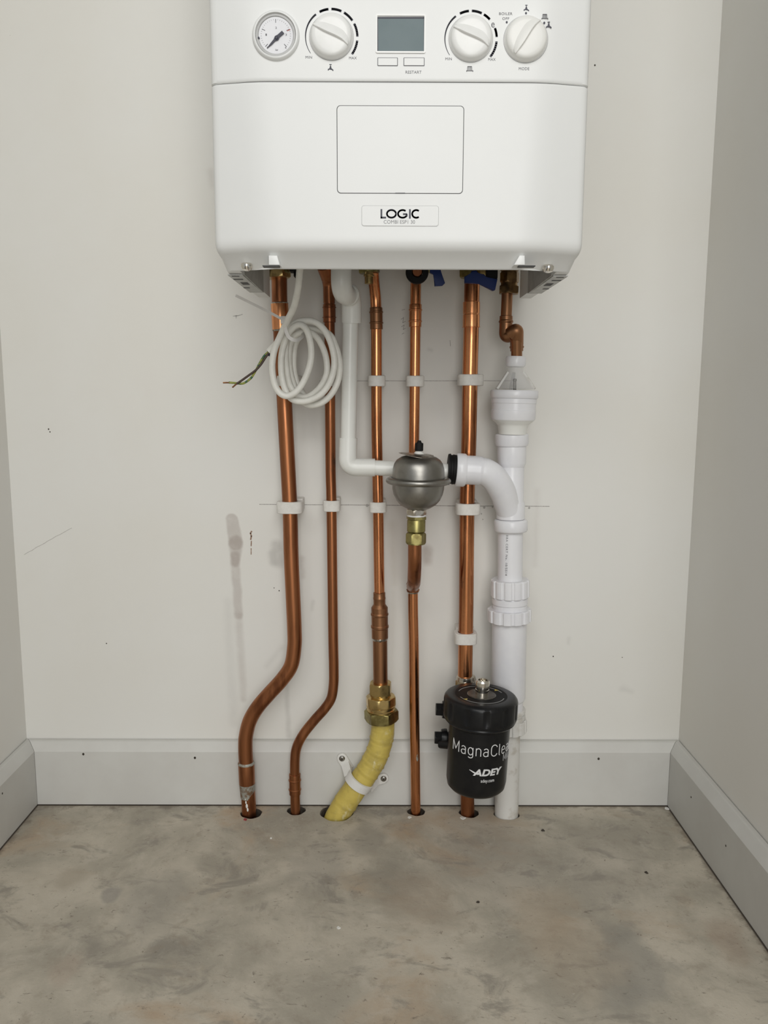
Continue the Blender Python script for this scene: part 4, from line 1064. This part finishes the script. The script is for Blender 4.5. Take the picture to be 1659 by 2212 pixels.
# lid with grip flutes
N = 144; rs = []
def lidring(z, r, fl):
    ring = []
    for i in range(N):
        th = 2*pi*i/N; ph = (i % 12)/12
        ring.append(Vector((fx+(r-fl*(1 if ph < .17 else 0))*cos(th), YK+(r-fl*(1 if ph < .17 else 0))*sin(th), z)))
    return ring
for z, r, fl in ((zt-.001, .036, 0), (zt, .037, 0), (zt, RL-.006, 0), (zt-.0015, RL-.003, 0), (zt-.0045, RL-.0008, .0), (zt-.007, RL-.0002, .0014), (zl+.008, RL, .0014), (zl+.005, RL, 0), (zl+.001, RL-.001, 0), (zl, RL-.004, 0), (zl, .03, 0)):
    rs.append(lidring(z, r, fl))
rings(bm, rs); lid = obj('lid', bm, MT['black'], tf, smooth=35)
bm = bmesh.new()
lathe(bm, (fx, YK, zt-.0012), (fx, YK, zt-.0004), [(0, .0368), (1, .0368)], 64); obj('lid_disc', bm, MT['black_matt'], lid)
def flat_arc(name, r, w, a0, a1, m, z):
    bm = bmesh.new(); n_ = 40
    q = [[Vector((fx+rr*cos(t), YK+rr*sin(t), zz)) for rr, zz in ((r-w/2, z), (r-w/2, z+.0002), (r+w/2, z+.0002), (r+w/2, z))] for t in [radians(a0+(a1-a0)*i/n_) for i in range(n_+1)]]
    rings(bm, q); return obj(name, bm, m, lid, flat=True)
flat_arc('printed_ring', .0325, .0010, 20, 160, MT['print_dim'], zt-.0004)
flat_arc('printed_ring', .0325, .0010, 200, 340, MT['print_dim'], zt-.0004)
for a in (10, 190):
    bm = bmesh.new(); t = radians(a+30); cxa, cya = fx+.031*cos(t), YK+.031*sin(t)
    vs_ = [bm.verts.new((cxa+.0035*cos(t+q_), cya+.0035*sin(t+q_), zt+.0001)) for q_ in (1.2, 1.2+2.1, 1.2+4.2)]; bm.faces.new(vs_); r_ = bmesh.ops.extrude_face_region(bm, geom=bm.faces[:]); bmesh.ops.translate(bm, verts=[g_ for g_ in r_['geom'] if isinstance(g_, bmesh.types.BMVert)], vec=(0, 0, -.0006))
    obj('arrow_mark', bm, MT['yellow'], lid, flat=True)
bm = bmesh.new(); lathe(bm, (fx+.0005, YK, zt-.0004), (fx+.0005, YK, zt+.0010), [(0, .0205), (.5, .0205), (1, .0195), (1, .0100)], 48); obj('seat_ring', bm, MT['seat'], lid)
bm = bmesh.new(); H = .0205
lathe(bm, (fx+.001, YK, zt+.0008), (fx+.001, YK, zt+.0008+H), [(0, .0092), (.18, .0092), (.2, .0098), (.36, .0098), (.38, .0092), (.5, .0092), (.52, .0101), (.9, .0101), (1, .0090), (1, .0064), (.8, .0060), (.8, .003), (.85, .0025), (.85, .0005)], 40); obj('bleed_valve', bm, MT['chrome'], lid, smooth=18)
bm = bmesh.new()
bs = [(zl+.001, .040), (zl, RBd+.002), (zl-.006, RBd+.0022), (zl-.0075, RBd), (zb+.016, RBd-.0006), (zb+.007, RBd-.0022), (zb+.002, RBd-.0065), (zb, RBd-.012), (zb, .01)]
lathe(bm, (fx, YK, zt), (fx, YK, zb), [kp(z, r) for z, r in bs], 96); canister = obj('canister', bm, MT['black'], tf, smooth=35)
bm = bmesh.new(); lathe(bm, (fx, YK, zl+.0005), (fx, YK, zl-.004), [(0, RL-.003), (.5, RL-.0022), (1, RL-.004)], 80); obj('lid_skirt', bm, MT['black'], tf)
def wrap(s, ang0, ang1, z0, z1, m, offset=0.0, shear=0.0, space=1.0, full=None):
    """letters bent round the canister; angles in degrees from the front"""
    t = text_mesh(s, 1.0, offset, .01, 'LEFT', shear, space)
    bmesh.ops.triangulate(t, faces=t.faces[:])
    xs = [v.co.x for v in t.verts]; ys = [v.co.y for v in t.verts]
    for v in t.verts:
        f = (v.co.x-min(xs))/(max(xs)-min(xs)); g = (v.co.y-min(ys))/(max(ys)-min(ys))
        th = radians(ang0+(ang1-ang0)*f); rr = RBd-.0002+(.0006 if v.co.z > 0 else -.0003)
        v.co = Vector((fx+rr*sin(th), YK-rr*cos(th), z0+(z1-z0)*g))
    return obj('lettering', t, MT[m], canister, flat=True)
def zf(py): return P(1033, py, YK-RBd).z
def E2(cx, cy, rx, ry, a0, a1, k=14): return [(cx+rx*cos(radians(a0+(a1-a0)*i/k)), cy+ry*sin(radians(a0+(a1-a0)*i/k))) for i in range(k+1)]
XH = .70
GA = (.56, [E2(.25, XH-.19, .19, .19, 155, 0)+[(.44, 0)], [(.44, .40)]+[(.25, .40)]+E2(.22, .205, .18, .195, 90, 270)+[(.24, .01)]+E2(.26, .17, .18, .16, -90, -10)])
GG = (.58, [[(.46, XH)]+[(.46, -.02)]+E2(.25, -.06, .21, .17, 0, -150), E2(.25, XH/2+.02, .21, XH/2-.02, 0, 360, 24)])
GN = (.56, [[(.06, XH), (.06, 0)], E2(.26, XH-.22, .20, .22, 175, 0)+[(.46, 0)]])
GM = (.92, [[(.07, 0), (.07, 1), (.43, .18), (.79, 1), (.79, 0)]])
GC = (.72, [E2(.36, .68, .29, .32, 20, 180)+E2(.36, .32, .29, .32, 180, 340)])
GL = (.24, [[(.07, 1), (.07, .12)]+E2(.15, .10, .08, .10, 180, 275)])
GE = (.58, [[(.05, .37), (.46, .37)]+E2(.255, .45, .205, .25, 0, 180)+E2(.255, .25, .205, .25, 180, 325)])
GI = (.18, [[(.07, 0), (.07, XH)], [(.07, .88), (.07, .95)]])
GCs = (.52, [E2(.25, .45, .20, .25, 25, 180)+E2(.25, .25, .20, .25, 180, 335)])
GR = (.40, [[(.06, XH), (.06, 0)], E2(.26, XH-.20, .20, .20, 175, 80)])
GO = (.58, [E2(.26, XH/2, .21, XH/2, 0, 360, 24)])
G2 = (.60, [E2(.28, .74, .22, .26, 165, -25)+[(.06, .02), (.52, .02)]])
def wrap_strokes(glyphs, a0, z0, H, w, m, track=1.0):
    """thin line lettering bent round the canister, starting at angle a0"""
    bm = bmesh.new(); x = 0
    for adv, strokes in glyphs:
        for st in strokes:
            pts = []
            for p, q in zip(st, st[1:]):
                n_ = max(1, int(hypot(q[0]-p[0], q[1]-p[1])/.12))
                pts += [(p[0]+(q[0]-p[0])*i/n_, p[1]+(q[1]-p[1])*i/n_) for i in range(n_)]
            pts.append(st[-1]); V = []
            for i, p in enumerate(pts):
                d = Vector((pts[min(i+1, len(pts)-1)][0]-pts[max(i-1, 0)][0], pts[min(i+1, len(pts)-1)][1]-pts[max(i-1, 0)][1])).normalized()
                n_ = Vector((-d.y, d.x))*(w/2)
                V.append([cyl(a0+math.degrees((x+u_)*H/RBd), z0+v_*H, o) for u_, v_, o in ((p[0]+n_.x, p[1]+n_.y, .0004), (p[0]-n_.x, p[1]-n_.y, .0004), (p[0]-n_.x, p[1]-n_.y, -.0003), (p[0]+n_.x, p[1]+n_.y, -.0003))])
            rings(bm, V)
        x += adv*track+.10
    return obj('lettering', bm, MT[m], canister, flat=True)
def cyl(th, z, o=.0005): rr = RBd-.0002+o; return Vector((fx+rr*sin(radians(th)), YK-rr*cos(radians(th)), z))
wrap_strokes([GM, GA, GG, GN, GA, GC, GL, GE, GA, GN], -62, zf(1634.5), .0160, .072, 'print_white')
wrap_strokes([(.92, GM[1]), GI, GCs, GR, GO, G2], 46, zf(1651), .0098, .085, 'print_dim')
wrap('ADEY', -14.5, 44, zf(1676.5), zf(1662), 'print_white', .035, .22)
# swoosh through the A
bm = bmesh.new()
rs = []
for i in range(12):
    t = i/11; th = -21.5+22*t; z = zf(1672.5)-.0012*sin(pi*t)+(.001 if t < .01 else 0); hh_ = .0002+.0008*sin(pi*min(t*1.1, 1))
    z = zf(1665.5+7.5*min(1, t*1.5))
    rs.append([cyl(th, z-hh_), cyl(th, z+hh_), cyl(th, z+hh_, -.0003), cyl(th, z-hh_, -.0003)])
rings(bm, rs); obj('logo_swoosh', bm, MT['print_white'], canister, flat=True)
wrap('adey.com', 0.5, 26.5, zf(1692.5), zf(1683.5), 'print_white', -.004)
# inlet manifold behind, nickel nuts, side ports
px_ = P(1006, 1500, YPIPE).x; pz = P(1006, 1500, YPIPE).z
bm = bmesh.new()
z1_, z0_ = P(1006, 1484, YPIPE).z, P(1007, 1655, YPIPE).z
lathe(bm, (px_, YPIPE, z1_), (px_+.001, YPIPE, z0_), [(0, .0150), (.3, .0150), (.33, .0172), (.7, .0172), (.73, .0150), (1, .0150)], 32)
box(bm, px_-.013, px_+.013, YK+.03, YPIPE, (z1_+z0_)/2-.022, (z1_+z0_)/2+.022, .003)
obj('manifold', bm, MT['black'], tf)
bm = bmesh.new(); hexnut(bm, P(1004.7, 1467, YPIPE), P(1004.7, 1485, YPIPE), .0166, rot=.25); lathe(bm, P(1004.6, 1459, YPIPE), P(1004.7, 1469, YPIPE), [(0, .0112), (.15, .0140), (.7, .0148), (1, .0150)], 40); obj('nickel_nut', bm, MT['nickel'], tf)
bm = bmesh.new(); hexnut(bm, P(1008, 1650, YPIPE), P(1008, 1672, YPIPE), .0166, rot=.25); obj('nickel_nut', bm, MT['nickel'], tf)
for py, dy in ((1535, 0), (1596, 0)):
    Yp = -.075; a = P(941.5, py, Yp); b = P(957, py, Yp); c_ = P(990, py, Yp)
    bm = bmesh.new(); hexnut(bm, a, b, .0100, rot=.2, ch=.2); lathe(bm, b-Vector((.001, 0, 0)), c_, [(0, .0125), (.2, .0135), (.35, .0135), (.4, .009), (1, .009)], 28)
    obj('drain_port', bm, MT['black'], tf)
bm = bmesh.new(); a = P(952, 1609, -.082); lathe(bm, a, P(980, 1611, -.09), [(0, .006), (.1, .0068), (1, .0068)], 20); obj('port_plug', bm, MT['black'], tf)

tf.rotation_euler = (0, radians(2.2), 0); tf.location.x -= .0040

# ------------------------------------------------------------------ coiled cable
def CP(x, y, dep): return P(440+x/3.95, 520+y/3.95, dep)
base = CP(880, 1040, -.10)
tc = thing('coiled_cable', 'white mains cable tied in a coil, hanging from the boiler', 'cable', base)
path = [(828, 205, -.195), (820, 250, -.19), (806, 400, -.175), (772, 560, -.150), (712, 685, -.128), (660, 800, -.116), (605, 930, -.118), (584, 1070, -.118), (600, 1200, -.117), (645, 1293, -.116), (718, 1325, -.116), (800, 1278, -.117), (868, 1170, -.118),
        (912, 1030, -.118), (915, 900, -.117), (882, 770, -.115), (825, 716, -.112), (760, 745, -.109), (702, 835, -.107), (667, 960, -.106), (662, 1100, -.106), (685, 1240, -.106), (745, 1345, -.106), (840, 1372, -.107), (945, 1345, -.109),
        (1035, 1275, -.111), (1095, 1160, -.112), (1115, 1030, -.112), (1090, 890, -.110), (1035, 770, -.108), (960, 700, -.106), (875, 682, -.104), (790, 700, -.102), (728, 760, -.099), (700, 900, -.096), (705, 1080, -.095), (735, 1230, -.094), (805, 1320, -.094), (890, 1330, -.095),
        (985, 1260, -.098), (1045, 1150, -.100), (1050, 1040, -.100), (1020, 920, -.098), (960, 820, -.095), (880, 775, -.092), (810, 790, -.089), (752, 850, -.087), (728, 960, -.086), (735, 1100, -.085), (765, 1220, -.085), (820, 1350, -.088), (905, 1403, -.094), (1010, 1380, -.098),
        (1095, 1300, -.100), (1150, 1180, -.100), (1160, 1040, -.099), (1125, 900, -.097), (1060, 790, -.095), (980, 745, -.092), (900, 735, -.086), (960, 850, -.083), (970, 1000, -.082), (950, 1150, -.082), (890, 1280, -.082), (800, 1350, -.081), (720, 1300, -.080), (660, 1180, -.080), (628, 1040, -.082),
        (622, 900, -.086), (640, 830, -.090), (600, 890, -.093), (552, 945, -.094)]
# leave the last crossing out of the coil centre: keep a tidy tail
path = path[:58] + [(900, 752, -.083), (835, 800, -.080), (785, 880, -.078), (768, 1000, -.0775), (772, 1110, -.077), (800, 1220, -.077), (850, 1310, -.078), (905, 1350, -.080)]
pp = catmull([CP(*p) for p in path], 7)
bm = bmesh.new(); tube(bm, pp, .00435, 14); obj('sheath', bm, MT['cable'], tc, smooth=60)
pp = catmull([CP(*p) for p in ((700, 790, -.100), (650, 850, -.099), (600, 900, -.098), (553, 948, -.098))], 7)
bm = bmesh.new(); tube(bm, pp, .00445, 16); obj('stripped_end', bm, MT['cable'], tc, smooth=60)
for m, off, pts in (('green', 0, ((558, 945), (515, 985), (475, 1050), (440, 1115), (400, 1175), (335, 1218), (270, 1214), (215, 1210))),
                    ('brown', -.0018, ((560, 950), (525, 1000), (485, 1060), (440, 1108), (380, 1152), (320, 1195), (280, 1222))),
                    ('bluewire', .002, ((548, 940), (558, 968), (561, 980), (560, 986)))):
    pp = catmull([CP(x, y, -.098+off) for x, y in pts], 6)
    bm = bmesh.new(); tube(bm, pp, .00155, 10); obj('wire_core', bm, MT[m], tc, smooth=60)
for pts in (((217, 1211), (190, 1211), (165, 1212)), ((281, 1221), (262, 1237), (245, 1252))):
    bm = bmesh.new(); tube(bm, [CP(x, y, -.099) for x, y in pts], .0011, 8); obj('bare_copper', bm, MT['copper_brown'], tc)
# cable tie: head, tail and the loop round the turns
tk = thing('cable_tie', 'translucent cable tie with its long tail round the cable coil', 'cable tie', CP(685, 680, -.125))
bm = bmesh.new(); c = CP(684, 676, -.1265); box(bm, c.x-.0042, c.x+.0042, c.y-.002, c.y+.003, c.z-.005, c.z+.005, .001); obj('head', bm, MT['tie'], tk)
def strap(pts, w, name):
    q = catmull([CP(*p) for p in pts], 8); bm = bmesh.new(); rs = []
    for i, p in enumerate(q):
        d = (q[min(i+1, len(q)-1)]-q[max(i-1, 0)]).normalized(); s = d.cross(Vector((0, -1, 0)))
        s = s.normalized() if s.length > 1e-3 else Vector((1, 0, 0)); n_ = s.cross(d)
        rs.append([p+s*w/2, p+s*w/2+n_*.0012, p-s*w/2+n_*.0012, p-s*w/2])
    rings(bm, rs); return obj(name, bm, MT['tie'], tk)
strap([(270, 466, -.165), (400, 530, -.150), (540, 600, -.138), (675, 672, -.1275)], .0034, 'tail')
strap([(690, 690, -.1262), (700, 760, -.1245), (730, 825, -.1235), (785, 850, -.121), (830, 830, -.112), (850, 800, -.098), (820, 770, -.085), (760, 740, -.0765), (700, 690, -.082), (680, 668, -.100), (682, 664, -.122)], .0046, 'loop')

# ------------------------------------------------------------------ crumbs on the floor
def crumb(px, py, r, m, label_, name, cat):
    c = F(px, py); rr = random.Random(int(px*7+py)); n = 9
    bm = bmesh.new(); a0 = rr.random()*6
    top = []; bot = []
    for i in range(n):
        t = 2*pi*i/n; k = r*rr.uniform(.65, 1.15)*(1+.35*cos(t+a0))
        top.append(Vector((c.x+k*.85*cos(t), c.y+k*.85*sin(t), .0012+rr.uniform(-.0003, .0004)))); bot.append(Vector((c.x+k*cos(t), c.y+k*sin(t), .0001)))
    rings(bm, [bot, top]); tag(obj(name, bm, m, None, (c.x, c.y, 0)), label_, cat, 'crumbs lying on the concrete floor')
crumb(730, 2005, .0026, MT['chip'], 'white paint flake in the middle of the open floor', 'paint_flake', 'flake')
crumb(998, 1767, .0048, MT['chip'], 'largest pale flake, in front of the pipe hole below the filter', 'paint_flake', 'flake')
crumb(883, 1766, .0032, MT['chip'], 'pale flake at the left rim of the hole of the thin pipe', 'paint_flake', 'flake')
crumb(1439, 1747, .0036, MT['chip'], 'white flake in the right rear corner of the floor', 'paint_flake', 'flake')
crumb(586, 1811, .0016, MT['chip'], 'tiny white flake in front of the second pipe', 'paint_flake', 'flake')
crumb(1395, 1885, .0026, MT['grit'], 'dark crumb alone on the right side of the floor', 'dark_crumb', 'crumb')
crumb(1032, 1949, .0024, MT['grit'], 'dark crumb on the floor below the filter', 'dark_crumb', 'crumb')
crumb(531, 1771, .0030, plain('red_fleck', (.30, .05, .05), .7), 'dark red fleck in front of the far left pipe hole', 'red_fleck', 'fleck')
crumb(1172, 1794, .0030, MT['grit'], 'brown crumb on the floor right of the white waste pipe', 'dark_crumb', 'crumb')
